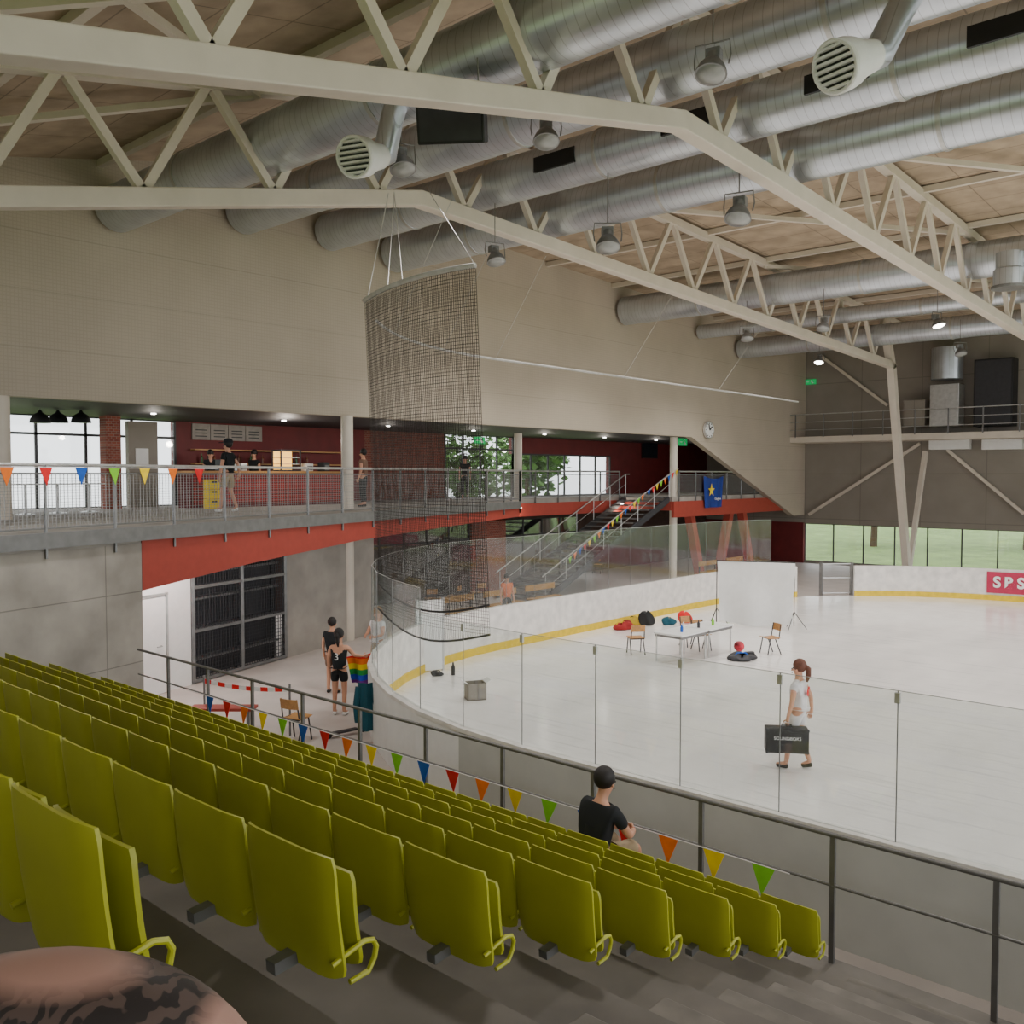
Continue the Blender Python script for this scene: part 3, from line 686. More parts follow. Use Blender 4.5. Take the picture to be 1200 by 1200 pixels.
for i, (a, b, lab) in enumerate((((948, 603), (1078, 520), 'below the catwalk left of the raking leg'), ((1110, 527), (1200, 602), 'below the catwalk right of the raking leg'), ((962, 417), (1040, 475), 'above the catwalk left of the raking leg'))):
    p = GY(a[0], a[1], YW-.2); q = GY(b[0], b[1], YW-.2)
    tag(MB().bar(p, q, .14, .14).build('wall_brace', M['steel']), 'diagonal pale brace on the end wall '+lab, 'brace', 'end wall braces')
p = GX(829, 504, FAC+.05)
t = thing('wall_clock', 'round white clock at the corner of the left wall panels', 'clock', tuple(p))
MB().lathe(p, (1,0,0), [(.37, 0), (.37, .1)], 28).build('clock_face', M['white'], t, smooth=True)
MB().tube([p+Vector((.1, .37*cos(a), .37*sin(a))) for a in [2*pi*k/28 for k in range(28)]], .03, 6, True).build('clock_rim', M['alu'], t)
q = p+Vector((.13, 0, 0)); MB().bar(q, q+Vector((0, .17, .15)), .03, .035).build('clock_hand', M['black'], t); MB().bar(q, q+Vector((0, -.08, .26)), .03, .025).build('clock_hand', M['black'], t)
for k in range(12):
    a = 2*pi*k/12; MB().bar(p+Vector((.11, .27*cos(a), .27*sin(a))), p+Vector((.11, .32*cos(a), .32*sin(a))), .02, .025).build('hour_mark', M['black'], t)
def exitsign(p, axis, label, s=1.0):
    t = thing('exit_sign', label, 'exit sign', tuple(p), 'exit signs'); a = Vector((0,1,0)) if axis == 'X' else Vector((1,0,0)); n_ = Vector((1,0,0)) if axis == 'X' else Vector((0,-1,0))
    Z = Vector((0,0,1))
    MB().bar(p-a*.35*s, p+a*.35*s, .06, .34*s).build('sign_box', M['green_sign'], t)
    f_ = p+n_*.04; mb = MB()
    mb.bar(f_-a*.28*s, f_-a*.12*s, .02, .05*s); mb.bar(f_+a*.12*s-Z*.12*s, f_+a*.02*s+Z*.06*s, .02, .05*s); mb.bar(f_+a*.2*s-Z*.1*s, f_+a*.08*s, .02, .05*s); mb.bar(f_+a*.04*s+Z*.1*s, f_+a*.1*s+Z*.1*s, .02, .05*s)
    mb.build('pictogram', M['white'], t)
exitsign(GX(800, 518, -22.2), 'X', 'green exit sign hanging over the head of the staircase')
exitsign(GX(562, 516, -24.5), 'X', 'green exit sign over the glazed entrance on the balcony', .8)
exitsign(GY(944, 448, YW-.1)+Vector((.3,0,0)), 'Y', 'green exit sign high in the corner of the end wall', .8)
p = GX(761, 528, XB+.02); t = thing('television', 'dark wall television on the red balcony wall', 'television', tuple(p))
MB().box(XB+.005, XB+.07, p.y-.75, p.y+.75, p.z-.42, p.z+.42).build('casing', M['black'], t)
MB().box(XB+.07, XB+.08, p.y-.7, p.y+.7, p.z-.37, p.z+.37).build('screen', mat('screen', (30, 34, 44), .15), t)
a = GX(825, 558, -21.1); b = GX(848, 594, -21.1)
t = thing('banner', 'blue banner with yellow star hung on the far balcony railing', 'banner', (-21.1, (a.y+b.y)/2, b.z))
MB().sheet(lambda u, v: Vector((-21.12+.06*sin(u*12)*(1-v*.5), a.y+(b.y-a.y)*(.5+(u-.5)*(.86+.14*v)), b.z+(a.z-b.z)*v-.12*sin(u*pi)*v)), 20, 6, (.01, 0, 0)).build('cloth', mat('banner_blue', (26, 50, 130), .8), t, smooth=True)
cy, cz = a.y+(b.y-a.y)*.32, b.z+(a.z-b.z)*.55; mb = MB()
pts = [(cy+(.30 if k % 2 == 0 else .12)*sin(k*pi/5), cz+(.30 if k % 2 == 0 else .12)*cos(k*pi/5)) for k in range(10)]
mb.prismx(pts, -21.05, -21.035); mb.build('star', PEN['yellow'], t)
text('Ginglow', .17, (-21.04, a.y+(b.y-a.y)*.64, b.z+.40), (pi/2, 0, pi/2), M['white'], t)
# ---------------------------------------------------------------- balcony bar
ca = GX(226, 590, -24.2); cb_ = GX(402, 590, -24.2)
t = thing('bar_counter', 'red lattice-fronted bar counter on the balcony', 'counter', (-24.6, (ca.y+cb_.y)/2, ZB))
MB().box(-25.0, -24.3, ca.y, cb_.y, ZB, ZB+1.02).build('counter_body', M['dred'], t)
MB().box(-24.3, -24.27, ca.y+.05, cb_.y-.05, ZB+.1, ZB+.95).build('lattice_front', M['lattice'], t)
MB().box(-25.1, -24.15, ca.y-.05, cb_.y+.05, ZB+1.02, ZB+1.08).build('countertop', M['wood'], t)
lamp('POINT', (-23.4, (ca.y+cb_.y)/2, ZC-.6), 60, (1, .88, .74), .1)  # bare lamp added to brighten the counter front
p = GX(248, 590, -23.8)
for k in range(3):
    t = thing('drinks_crate', 'yellow drinks crate in front of the bar, %s of its stack' % ('bottom', 'middle', 'top')[k], 'crate', (p.x, p.y, ZB+.28*k), 'yellow drinks crates')
    MB().box(p.x-.15, p.x+.15, p.y-.18, p.y+.18, ZB+.28*k, ZB+.28*k+.27).build('crate_body', PEN['yellow'], t, bev=.015)
    MB().box(p.x+.15, p.x+.16, p.y-.08, p.y+.08, ZB+.28*k+.17, ZB+.28*k+.22).build('hand_hole', M['black'], t)
for i, (px, hh, ww, mm, lab) in enumerate(((262, .34, .16, M['black'], 'black coffee machine on the left part of the bar counter'), (283, .22, .12, M['alu'], 'silver tap unit on the bar counter beside the coffee machine'), (360, .25, .14, M['white'], 'white box standing on the bar counter right of the display case'), (380, .30, .12, M['dark'], 'dark cash register at the right end of the bar counter'))):
    p = GX(px, 560, -24.6); t = thing(('coffee_machine', 'tap_unit', 'carton', 'cash_register')[i], lab, ('machine', 'tap', 'box', 'till')[i], (p.x, p.y, ZB+1.08))
    MB().box(-24.8, -24.45, p.y-ww, p.y+ww, ZB+1.08, ZB+1.08+hh).build('casing', mm, t, bev=.02)
    MB().box(-24.45, -24.43, p.y-ww*.7, p.y+ww*.7, ZB+1.12, ZB+1.08+hh*.7).build('front', M['galv'], t)
p = GX(337, 560, -24.6)
t = thing('display_fridge', 'small warmly lit display case on the bar counter', 'fridge', (p.x, p.y, ZB+1.08))
MB().box(-24.9, -24.4, p.y-.38, p.y+.38, ZB+1.08, ZB+1.12).box(-24.9, -24.4, p.y-.38, p.y+.38, ZB+1.72, ZB+1.76).box(-24.9, -24.87, p.y-.38, p.y+.38, ZB+1.12, ZB+1.72).build('case_frame', M['dark'], t)
for sy in (-1, 1): MB().bar((-24.42, p.y+sy*.36, ZB+1.12), (-24.42, p.y+sy*.36, ZB+1.72), .04).build('corner_post', M['dark'], t)
MB().box(-24.86, -24.85, p.y-.34, p.y+.34, ZB+1.13, ZB+1.71).build('back_light', mat('warm_glow', (255, 190, 90), .5, 0, .2, 9, 0, 2.2), t)
for k in range(2): MB().box(-24.84, -24.44, p.y-.34, p.y+.34, ZB+1.3+.2*k, ZB+1.32+.2*k).build('case_shelf', M['alu'], t)
a = GX(226, 515, XB+.1); b = GX(308, 496, XB+.1)
t = thing('menu_board', 'long pale menu board above the bar', 'menu board', (XB+.02, (a.y+b.y)/2, a.z))
mgrey = mat('menu_grey', (150, 142, 136), .6)
for k in range(4):
    L = (b.y-a.y)/4; mp_ = MB().box(XB+.005, XB+.06, a.y+L*k+.01, a.y+L*(k+1)-.01, a.z, min(b.z, ZC-.05)).build('menu_panel', mgrey, t)
    for j in range(3): MB().box(XB+.06, XB+.065, a.y+L*k+.12, a.y+L*(k+1)-.12, a.z+.1+.1*j, a.z+.13+.1*j).build('menu_line', M['dark'], mp_)
for z in (ZB+1.3, ZB+1.75):
    tag(MB().box(XB, XB+.3, ca.y+1.5, cb_.y+2, z, z+.04).build('wall_shelf', M['wood']), ('lower' if z < ZB+1.5 else 'upper')+' wooden wall shelf behind the bar', 'shelf')
for i in range(10):
    y = ca.y+1.8+i*.45; mb = MB(); mb.lathe((XB+.15, y, ZB+1.34), (0,0,1), [(.04,0),(.045,.18),(.015,.24),(.015,.31)], 10)
    tag(mb.build('bottle', mat('bottle_%d' % (i%2), ((60, 90, 50), (120, 60, 30))[i % 2], .2)), 'small dark glass bottle on the shelf behind the bar', 'bottle', 'bottles behind the bar')
for i, px in enumerate((47, 68, 95)):
    p = GX(px, 490, -24.2-.5*(i % 2))
    t = thing('pendant_lamp', 'black dome pendant lamp over the balcony, %s from the left' % ORD[i], 'lamp', (p.x, p.y, p.z-.1), 'black pendant lamps')
    MB().lathe((p.x, p.y, p.z-.12), (0,0,1), [(.25,0),(.23,.1),(.16,.2),(.06,.26),(.03,.32)], 20).build('shade', M['black'], t, smooth=True)
    MB().tube([(p.x, p.y, p.z+.2), (p.x, p.y, ZC)], .008, 5).build('cord', M['black'], t)
for i, px in enumerate((30, 68, 105)):
    p = GX(px, 600, -23.2-.2*i)
    t = thing('bistro_table', 'pale round bistro table behind the balcony railing, %s from the left' % ORD[i], 'table', (p.x, p.y, ZB), 'bistro tables')
    MB().lathe((p.x, p.y, ZB+.72), (0,0,1), [(.38,0),(.38,.03)], 20).build('tabletop', M['white'], t)
    MB().lathe((p.x, p.y, ZB), (0,0,1), [(.22,0),(.22,.02),(.03,.05),(.03,.72)], 14).build('pedestal', M['alu'], t, smooth=True)
a = GX(150, 590, -26.4); b = GX(184, 590, -26.4)
pp = tag(MB().box(-26.5, -26.3, a.y, b.y, ZB, ZC-.1).build('partition_panel', M['endwall']), 'pale grey partition with notices beside the brick pier', 'partition')
tag(MB().box(-26.3, -26.28, a.y+.2, a.y+.6, ZB+1.2, ZB+1.75).build('notice', M['white']), 'white paper notice on the grey partition', 'notice')
for i in range(9):
    y = 8+i*4.2; t = thing('downlight', 'round downlight in the dark balcony ceiling', 'lamp', (-24, y, ZC-.03), 'balcony downlights')
    MB().lathe((-24, y, ZC-.03), (0,0,1), [(.07, 0), (.07, .04)], 14).build('lamp_disc', M['lit'], t)
    lamp('POINT', (-24, y, ZC-.5), 22, (1, .9, .78), .08, t)
for y in (20, 27, 34, 41):
    t = thing('downlight', 'round downlight under the balcony slab', 'lamp', (-23.6, y, 3.44), 'ground floor downlights')
    MB().lathe((-23.6, y, 3.45), (0,0,1), [(.07, 0), (.07, .04)], 14).build('lamp_disc', M['lit'], t)
    lamp('POINT', (-23.6, y, 3.2), 20, (1, .86, .7), .08, t)
lamp('POINT', (-17.6, 9.8, 3.2), 140, (1, .98, .95), .1)  # added fill lamp, brightens the white wall and door, no fixture
# ---------------------------------------------------------------- furniture
ch0 = thing('school_chair', '', 'chair')
MB().sheet(lambda u, v: Vector(((u-.5)*.40, (v-.5)*.38, .44-.02*sin(v*pi))), 6, 6, (0, 0, .014)).build('seat', M['wood'], ch0)
MB().sheet(lambda u, v: Vector(((u-.5)*.38, -.20-.03*cos((u-.5)*3)-.03*v, .62+v*.18)), 6, 3, (0, .012, 0)).build('backrest', M['wood'], ch0)
for sx in (-1, 1):
    MB().tube([(sx*.19, .18, 0), (sx*.18, .10, .43), (sx*.18, -.16, .43), (sx*.17, -.22, .8)], .015, 6).build('side_frame', M['dark'], ch0)
    MB().tube([(sx*.19, -.22, 0), (sx*.18, -.05, .42)], .015, 6).build('leg', M['dark'], ch0)
for y in (.1, -.16): MB().bar((-.18, y, .42), (.18, y, .42), .025).build('stretcher', M['dark'], ch0)
CH = [(745, 766, .9, 'at the left end of the white tables on the ice'), (902, 766, 2.6, 'on the ice right of the white screen'), (822, 762, -2.0, 'on the ice at the white tables, nearest the ball'), (808, 757, -2.0, 'on the ice at the white tables, beside the one nearest the ball'),
      (348, 868, .3, 'on the concourse behind the bunting'), (505, 716, 1, 'at the ground floor behind the far glass, left'), (532, 712, 2, 'at the ground floor behind the far glass, right of the left one'), (560, 708, 1.4, 'at the ground floor behind the far glass, beside the person in orange'), (700, 672, .4, 'at the ground floor near the foot of the staircase')]
for i, (px, py, rz, lab) in enumerate(CH):
    o = ch0 if i == 0 else copy_tree(ch0); o.location = GZ(px, py, .012 if i < 4 else 0); o.rotation_euler.z = rz; o['label'] = 'wooden school chair '+lab; o['group'] = 'wooden school chairs'
def table(c, rz, w_, l_, label):
    t = thing('folding_table', label, 'table'); MB().box(-w_/2, w_/2, -l_/2, l_/2, .705, .745).build('tabletop', M['white'], t)
    for sx in (-1, 1):
        for sy in (-1, 1): MB().tube([(sx*(w_/2-.05), sy*(l_/2-.08), 0), (sx*(w_/2-.05), sy*(l_/2-.08), .705)], .022, 8).build('leg', M['alu'], t)
        MB().bar((sx*(w_/2-.03), -l_/2+.05, .67), (sx*(w_/2-.03), l_/2-.05, .67), .03, .07).build('side_apron', M['galv'], t)
    for sy in (-1, 1): MB().bar((-w_/2+.05, sy*(l_/2-.08), .67), (w_/2-.05, sy*(l_/2-.08), .67), .03, .07).build('apron', M['galv'], t)
    t.location = c; t.rotation_euler.z = rz; t['group'] = 'white tables on the ice'; return t
A1, A2 = GZ(782, 743.5, .745), GZ(843, 730, .745)
dv = (A2-A1); dv.z = 0; rz = atan2(-dv.x, dv.y); L = dv.length; dn = dv.normalized()
c1 = A1+dn*L*.25; c2 = A1+dn*L*.76
for c, lab in ((c1, 'nearer white table on the ice with bottles on it'), (c2, 'farther white table on the ice beside the white screen')):
    table((c.x, c.y, .012), rz, .85, L*.50, lab)
for i, (k, s_) in enumerate(((.2, .1), (.35, -.1), (.55, .05), (.8, .1))):
    p = A1+dn*L*k+Vector((dn.y, -dn.x, 0))*s_; p.z = .757
    mb = MB(); mb.lathe(p, (0,0,1), [(.035,0),(.037,.12),(.015,.16),(.015,.19)], 12)
    tag(mb.build('bottle', [PEN['blue'], M['white'], M['dark'], PEN['lime']][i], smooth=True), ['blue', 'white', 'dark', 'green'][i]+' bottle standing on the white tables', 'bottle')
a = GZ(840, 733); b = GZ(931, 738)
t = thing('backdrop_screen', 'white cloth backdrop on a stand on the ice', 'screen', (a.x, a.y, .012))
cloth = lambda u, v: a + (b-a)*(.5+(u-.5)*(.92+.08*v)) + Vector((0,0,.18+v*1.87)) + fh*(.06*sin(u*11)*(1-v)+.03*sin(u*5+v*7)) + Vector((0,0,-.14*(1-v)*sin(u*pi)))
MB().sheet(cloth, 24, 10, -fh*.01).build('cloth', M['white'], t, smooth=True)
MB().tube([a+Vector((0,0,2.06)), b+Vector((0,0,2.06))], .018, 8).build('crossbar', M['black'], t)
for p in (a, b):
    mb = MB(); mb.tube([p+fh*.06+Vector((0,0,.1)), p+fh*.06+Vector((0,0,2.08))], .015, 8)
    for k in range(3):
        an = 2.1*k+.5; mb.tube([p+fh*.06+Vector((0,0,.55)), p+fh*.06+Vector((.38*cos(an), .38*sin(an), .02))], .01, 6)
    mb.build('tripod_stand', M['black'], t)
def bag(px, py, w_, h_, m, label, m2=None, cat='bag', name='sports_bag'):
    p = GZ(px, py, .012); t = thing(name, label, cat, tuple(p))
    rz = atan2(rt.y, rt.x)+random.uniform(-.5, .5); c, s_ = cos(rz), sin(rz); ph = random.uniform(0, 6)
    mb = MB()
    def fn(u, v):
        a_ = 2*pi*u; r = math.sin(pi*min(.999, max(.001, v)))**.3*(1+.16*sin(a_*3+ph)+.12*sin(a_*5+v*6))
        x = r*cos(a_)*w_/2; y = r*sin(a_)*w_*.25; z = h_*(.5-.5*cos(pi*v))*(1+.35*sin(a_+ph)+.15*sin(a_*4))
        return p+Vector((x*c-y*s_, x*s_+y*c, max(0, z)))
    mb.sheet(fn, 28, 9, (0,0,.001)); mb.build('bag_body', m, t, smooth=True)
    mb = MB(); mb.tube([p+Vector((x*c, x*s_, z)) for x, z in ((-w_*.3, h_*.7), (-w_*.2, h_*1.25), (w_*.1, h_*1.25), (w_*.25, h_*.7))], .016, 6); mb.build('strap', m2 or M['black'], t)
bag(729, 738, .6, .20, mat('bag_red', (160, 36, 36), .8), 'red sports bag by the yellow kick strip', PEN['yellow'])
bag(743, 732, .5, .20, mat('bag_yellow', (200, 170, 50), .8), 'yellow sports bag beside the red one')
bag(758, 733, .45, .34, M['black'], 'black rucksack by the boards, left')
bag(784, 732, .5, .18, M['cloth_teal'], 'dark teal bag by the boards near the tables')
bag(803, 730, .42, .28, PEN['red'], 'red and white bag by the boards behind the tables', M['white'])
bag(870, 774, .75, .16, M['dark'], 'dark jacket heap on the ice in front of the tables', PEN['blue'])
bag(513, 792, .3, .10, M['black'], 'flat black pouch on the ice in the rink corner')
p = GZ(866, 766, .012); t = thing('ball', 'red and white ball on the dark jacket heap', 'ball', (p.x, p.y, .012))
MB().sph((p.x, p.y, .15+.06), .14, n=20).build('ball_skin', mat('ball_red', (210, 40, 60), .4, 0, .9, 5), t, smooth=True)
for px, py, m, lab in ((531, 791, M['black'], 'black drinking bottle on the ice in the rink corner'), (853, 727, PEN['lime'], 'green bottle beside the white screen')):
    p = GZ(px, py, .012); tag(MB().lathe(p, (0,0,1), [(.045,0),(.045,.2),(.02,.25),(.02,.3)], 12).build('bottle', m, smooth=True), lab, 'bottle')
p = GZ(557, 819, .012); t = thing('cardboard_box', 'white open cardboard box on the ice near the corner', 'box', tuple(p)); OFF[t.name] = Vector((0,0,0)); t.rotation_euler.z = face(0,1)+.3
mb = MB(); mb.box(-.2,.2,-.16,.16,0,.02).box(-.2,-.185,-.16,.16,0,.36).box(.185,.2,-.16,.16,0,.36).box(-.2,.2,-.16,-.145,0,.36).box(-.2,.2,.145,.16,0,.36); mb.build('box_body', M['endwall'], t)
for sx in (-1, 1): MB().bar((sx*.2, 0, .36), (sx*.3, 0, .42), .3, .01).build('flap', M['white'], t)
a = GZ(488, 790, 0); b = GZ(519, 786, 0)
t = thing('white_panel', 'tall white panel standing behind the corner glass', 'panel', tuple(a))
mb = MB(); mb.bar(a+Vector((0,0,.9)), b+Vector((0,0,.9)), .04, 1.7); mb.build('sheet', M['white'], t)
for q in (a, b): MB().bar(q, q+Vector((0,0,1.8)), .05).build('upright', M['alu'], t)
a = GZ(240, 850, 0); b = GZ(340, 862, 0)
t = thing('barrier_tape', 'red and white barrier tape strung on the concourse', 'tape', (a.x, a.y, 0))
for q in (a, b): MB().tube([q, q+Vector((0,0,.95))], .02, 8).build('post', M['galv'], t)
n = 12
for k in range(n):
    p = a+(b-a)*(k/n)+Vector((0,0,.85-.06*sin(k/n*pi))); q = a+(b-a)*((k+1)/n)+Vector((0,0,.85-.06*sin((k+1)/n*pi)))
    MB().bar(p, q, .004, .08).build('tape_stripe', (PEN['red'], M['white'])[k % 2], t)
p = GZ(262, 856, 0); t = thing('bench', 'low red bench on the concourse behind the railing', 'bench', tuple(p)); OFF[t.name] = Vector((0,0,0)); t.rotation_euler.z = face(0,1)
MB().box(-.6,.6,-.17,.17,.4,.45).build('bench_seat', M['red'], t)
for sx in (-.5, .5): MB().box(sx-.03,sx+.03,-.15,.15,0,.4).build('leg', M['galv'], t)
p = GZ(430, 872, 0)
t = thing('jacket', 'dark teal jacket hung on the outside of the corner boards', 'jacket', tuple(p))
MB().sheet(lambda u, v: p+rt*((u-.5)*.30)+Vector((0,0,.25+v*.85))+fh*(-.08*sin(u*pi)-.02*sin(u*14)), 12, 8, fh*.02).build('jacket_body', M['cloth_teal'], t, smooth=True)
for s_ in (-1, 1): MB().tube([p+rt*s_*.14+Vector((0,0,1.02)), p+rt*s_*.18-fh*.05+Vector((0,0,.7)), p+rt*s_*.17-fh*.04+Vector((0,0,.4))], [.06,.055,.04], 8).build('sleeve', M['cloth_teal'], t, smooth=True)
p = GZ(404, 862, 0); t = thing('kick_scooter', 'small grey kick scooter parked by the corner boards', 'scooter', tuple(p)); OFF[t.name] = Vector((0,0,0)); t.rotation_euler.z = face(.6,.5)
MB().box(-.06,.06,-.3,.25,.07,.1).build('deck', M['dark'], t)
for y in (-.33, .38): MB().lathe((-.02, y, .07), (1,0,0), [(.07,0),(.07,.04)], 16).build('wheel', M['black'], t)
MB().tube([(0,.25,.1),(0,.38,.16),(0,.32,.85)], .018, 8).build('stem', M['alu'], t); MB().tube([(-.2,.32,.86),(.2,.32,.86)], .018, 8).build('handlebar', M['alu'], t)
for i, y in enumerate((20.5, 22.6, 24.7, 36.5, 39)):
    t = thing('wooden_bench', 'yellow wooden bench on the ground floor behind the end glass, %s from the net' % ORD[i], 'bench', (-20.4, y, 0), 'ground floor benches')
    MB().box(-20.6, -20.2, y-.8, y+.8, .42, .47).build('bench_seat', mat('yellow_wood', (170, 126, 56), .5), t)
    MB().box(-20.66, -20.62, y-.8, y+.8, .7, .9).build('bench_back', mat('yellow_wood', (170, 126, 56), .5), t)
    for yy in (y-.7, y+.7): MB().box(-20.66, -20.25, yy-.03, yy+.03, 0, .42).build('leg', M['dark'], t); MB().box(-20.68, -20.64, yy-.03, yy+.03, .4, .9).build('back_post', M['dark'], t)
# ---------------------------------------------------------------- people
def skin(name, nodes, edges, roots, m, parent, sub=1):
    ks = list(nodes); idx = {k: i for i, k in enumerate(ks)}
    me = bpy.data.meshes.new(name); me.from_pydata([nodes[k][:3] for k in ks], [(idx[a], idx[b]) for a, b in edges], [])
    o = bpy.data.objects.new(name, me); COL.objects.link(o); o.parent = parent; me.materials.append(m)
    md = o.modifiers.new('skin', 'SKIN'); md.use_smooth_shade = True
    if not me.skin_vertices:
        return o
    sv = me.skin_vertices[0].data
    for k in ks:
        r = nodes[k][3]; sv[idx[k]].radius = (r, r) if not isinstance(r, tuple) else r
        sv[idx[k]].use_root = k in roots
    s_ = o.modifiers.new('sub', 'SUBSURF'); s_.levels = sub; s_.render_levels = sub
    return o
def mix(a, b, t_): return tuple(a[i]+(b[i]-a[i])*t_ for i in range(3))
BASE = dict(pel=(0,0,.95), bel=(0,.0,1.08), chs=(0,0,1.27), nkb=(0,-.01,1.42), nk=(0,.0,1.49), hd1=(0,.02,1.56), hd2=(0,.01,1.64),
    shL=(-.17,0,1.38), elL=(-.22,-.02,1.12), wrL=(-.23,.06,.88), haL=(-.23,.09,.80), shR=(.17,0,1.38), elR=(.22,-.02,1.12), wrR=(.23,.06,.88), haR=(.23,.09,.80),
    hpL=(-.09,0,.90), knL=(-.10,.02,.50), anL=(-.10,-.02,.09), toL=(-.12,.14,.035), hpR=(.09,0,.90), knR=(.10,.02,.50), anR=(.10,-.02,.09), toR=(.12,.14,.035))
def person(label, loc, rz, pose=None, h=1.0, top=None, bottom=None, blen=.55, shoes=None, hair=None, tail=False, sleeve=.5, cap=False):
    J = dict(BASE); J.update(pose or {})
    t = thing('person', label, 'person'); OFF[t.name] = Vector((0,0,0)); t['group'] = 'people in the hall'
    R_ = dict(pel=.125, bel=.11, chs=.125, nkb=.075, nk=.052, hd1=.078, hd2=.092, shL=.058, elL=.04, wrL=.028, haL=.034, hpL=.085, knL=.056, anL=.038, toL=.034)
    for k in list(R_): 
        if k.endswith('L'): R_[k[:-1]+'R'] = R_[k]
    nd = {k: tuple(J[k])+(R_[k],) for k in J}
    ed = [('pel','bel'),('bel','chs'),('chs','nkb'),('nkb','nk'),('nk','hd1'),('hd1','hd2')]
    for s_ in 'LR': ed += [('chs','sh'+s_),('sh'+s_,'el'+s_),('el'+s_,'wr'+s_),('wr'+s_,'ha'+s_),('pel','hp'+s_),('hp'+s_,'kn'+s_),('kn'+s_,'an'+s_),('an'+s_,'to'+s_)]
    roots = ['pel']
    hd = Vector(J['hd1'])
    nd['ns0'] = (hd.x, hd.y+.06, hd.z+.02, .018); nd['ns1'] = (hd.x, hd.y+.108, hd.z+.0, .011); ed.append(('ns0','ns1')); roots.append('ns0')
    for s_, sx in (('L', -1), ('R', 1)):
        nd['ea'+s_] = (hd.x+sx*.07, hd.y, hd.z+.02, .018); nd['eb'+s_] = (hd.x+sx*.097, hd.y-.01, hd.z+.035, .014); ed.append(('ea'+s_,'eb'+s_)); roots.append('ea'+s_)
        wr = Vector(J['wr'+s_]); ha = Vector(J['ha'+s_]); d = (ha-wr).normalized(); la = d.cross(Vector((1,0,0)))
        if la.length < .3: la = d.cross(Vector((0,0,1)))
        la.normalize(); cu = d.cross(la)*sx
        for q in range(4):
            b0 = ha+la*((q-1.5)*.019); L = (.065, .08, .075, .058)[q]; b1 = b0+d*L*.55+cu*.006; b2 = b1+d*L*.3+cu*.03
            for n_, v, r in (('a', b0, .010), ('b', b1, .0095), ('c', b2, .008)): nd['f%s%d%s' % (s_, q, n_)] = tuple(v)+(r,)
            ed += [('f%s%da' % (s_, q), 'f%s%db' % (s_, q)), ('f%s%db' % (s_, q), 'f%s%dc' % (s_, q))]; roots.append('f%s%da' % (s_, q))
        b0 = ha-d*.03+la*-.025; b1 = b0-la*.03+d*.02+cu*.01; b2 = b1+d*.03+cu*.012
        for n_, v, r in (('a', b0, .012), ('b', b1, .011), ('c', b2, .009)): nd['t%s%s' % (s_, n_)] = tuple(v)+(r,)
        ed += [('t%sa' % s_, 't%sb' % s_), ('t%sb' % s_, 't%sc' % s_)]; roots.append('t%sa' % s_)
    skin('body', nd, ed, roots, M['skin'], t, 2)
    mb = MB()
    for sx in (-1, 1): mb.sph((hd.x+sx*.032, hd.y+.083, hd.z+.035), .011, n=8)
    mb.bar((hd.x-.025, hd.y+.088, hd.z-.035), (hd.x+.025, hd.y+.088, hd.z-.035), .008, .008)
    mb.build('facial_features', M['dark'], t)
    if top:
        nd = {'a': tuple(mix(J['pel'], J['bel'], .15))+(.152,), 'b': tuple(J['bel'])+(.135,), 'c': tuple(J['chs'])+(.148,), 'd': tuple(mix(J['chs'], J['nkb'], .85))+(.085,)}
        ed = [('a','b'),('b','c'),('c','d')]
        for s_ in 'LR':
            nd['s'+s_] = tuple(J['sh'+s_])+(.075 if sleeve else .05,); ed.append(('c','s'+s_))
            if sleeve:
                nd['e'+s_] = tuple(mix(J['sh'+s_], J['el'+s_], sleeve if sleeve <= 1 else 1))+(.062,); ed.append(('s'+s_,'e'+s_))
        skin('shirt', nd, ed, ['b'], top, t, 2)
    if bottom:
        nd = {'a': tuple(mix(J['pel'], J['bel'], .3))+(.135,), 'p': tuple(J['pel'])+(.142,)}; ed = [('a','p')]
        for s_ in 'LR':
            nd['h'+s_] = tuple(J['hp'+s_])+(.103,); f_ = min(1, blen*2)
            nd['k'+s_] = tuple(mix(J['hp'+s_], J['kn'+s_], f_))+(.088 if blen < .6 else .072,); ed += [('p','h'+s_),('h'+s_,'k'+s_)]
            if blen > .6: nd['n'+s_] = tuple(mix(J['kn'+s_], J['an'+s_], .9))+(.056,); ed.append(('k'+s_,'n'+s_))
        skin('trousers' if blen > .6 else 'shorts', nd, ed, ['p'], bottom, t, 2)
    for s_ in 'LR':
        an, to = Vector(J['an'+s_]), Vector(J['to'+s_]); d = (to-an); d.z = 0
        he = an-d.normalized()*.04; he.z = an.z-.045
        skin('shoe', {'a': tuple(he)+(.04,), 'b': tuple((he+to)/2)+(.043,), 'c': tuple(to)+(.04,)}, [('a','b'),('b','c')], ['a'], shoes or M['black'], t, 2)
    if hair:
        h2 = Vector(J['hd2']); mb = MB(); mb.sph((h2.x, h2.y-.022, h2.z+.012), .104, .108, .112, n=18)
        if tail: mb.tube([(h2.x, h2.y-.1, h2.z+.02), (h2.x+.01, h2.y-.15, h2.z-.03), (h2.x+.02, h2.y-.15, h2.z-.14), (h2.x+.02, h2.y-.13, h2.z-.24)], [.03,.045,.04,.015], 10)
        mb.build('hair', hair, t, smooth=True)
        if cap:
            mb = MB(); mb.lathe((h2.x, h2.y-.02, h2.z+.03), (0,0,1), [(.118,0),(.118,.04),(.09,.09),(.03,.11)], 18); mb.box(h2.x-.08, h2.x+.08, h2.y+.08, h2.y+.19, h2.z+.03, h2.z+.045); mb.build('cap', M['cloth_black'], t, smooth=True)
    t.location = loc; t.rotation_euler.z = rz; t.scale = (h, h, h)
    return t
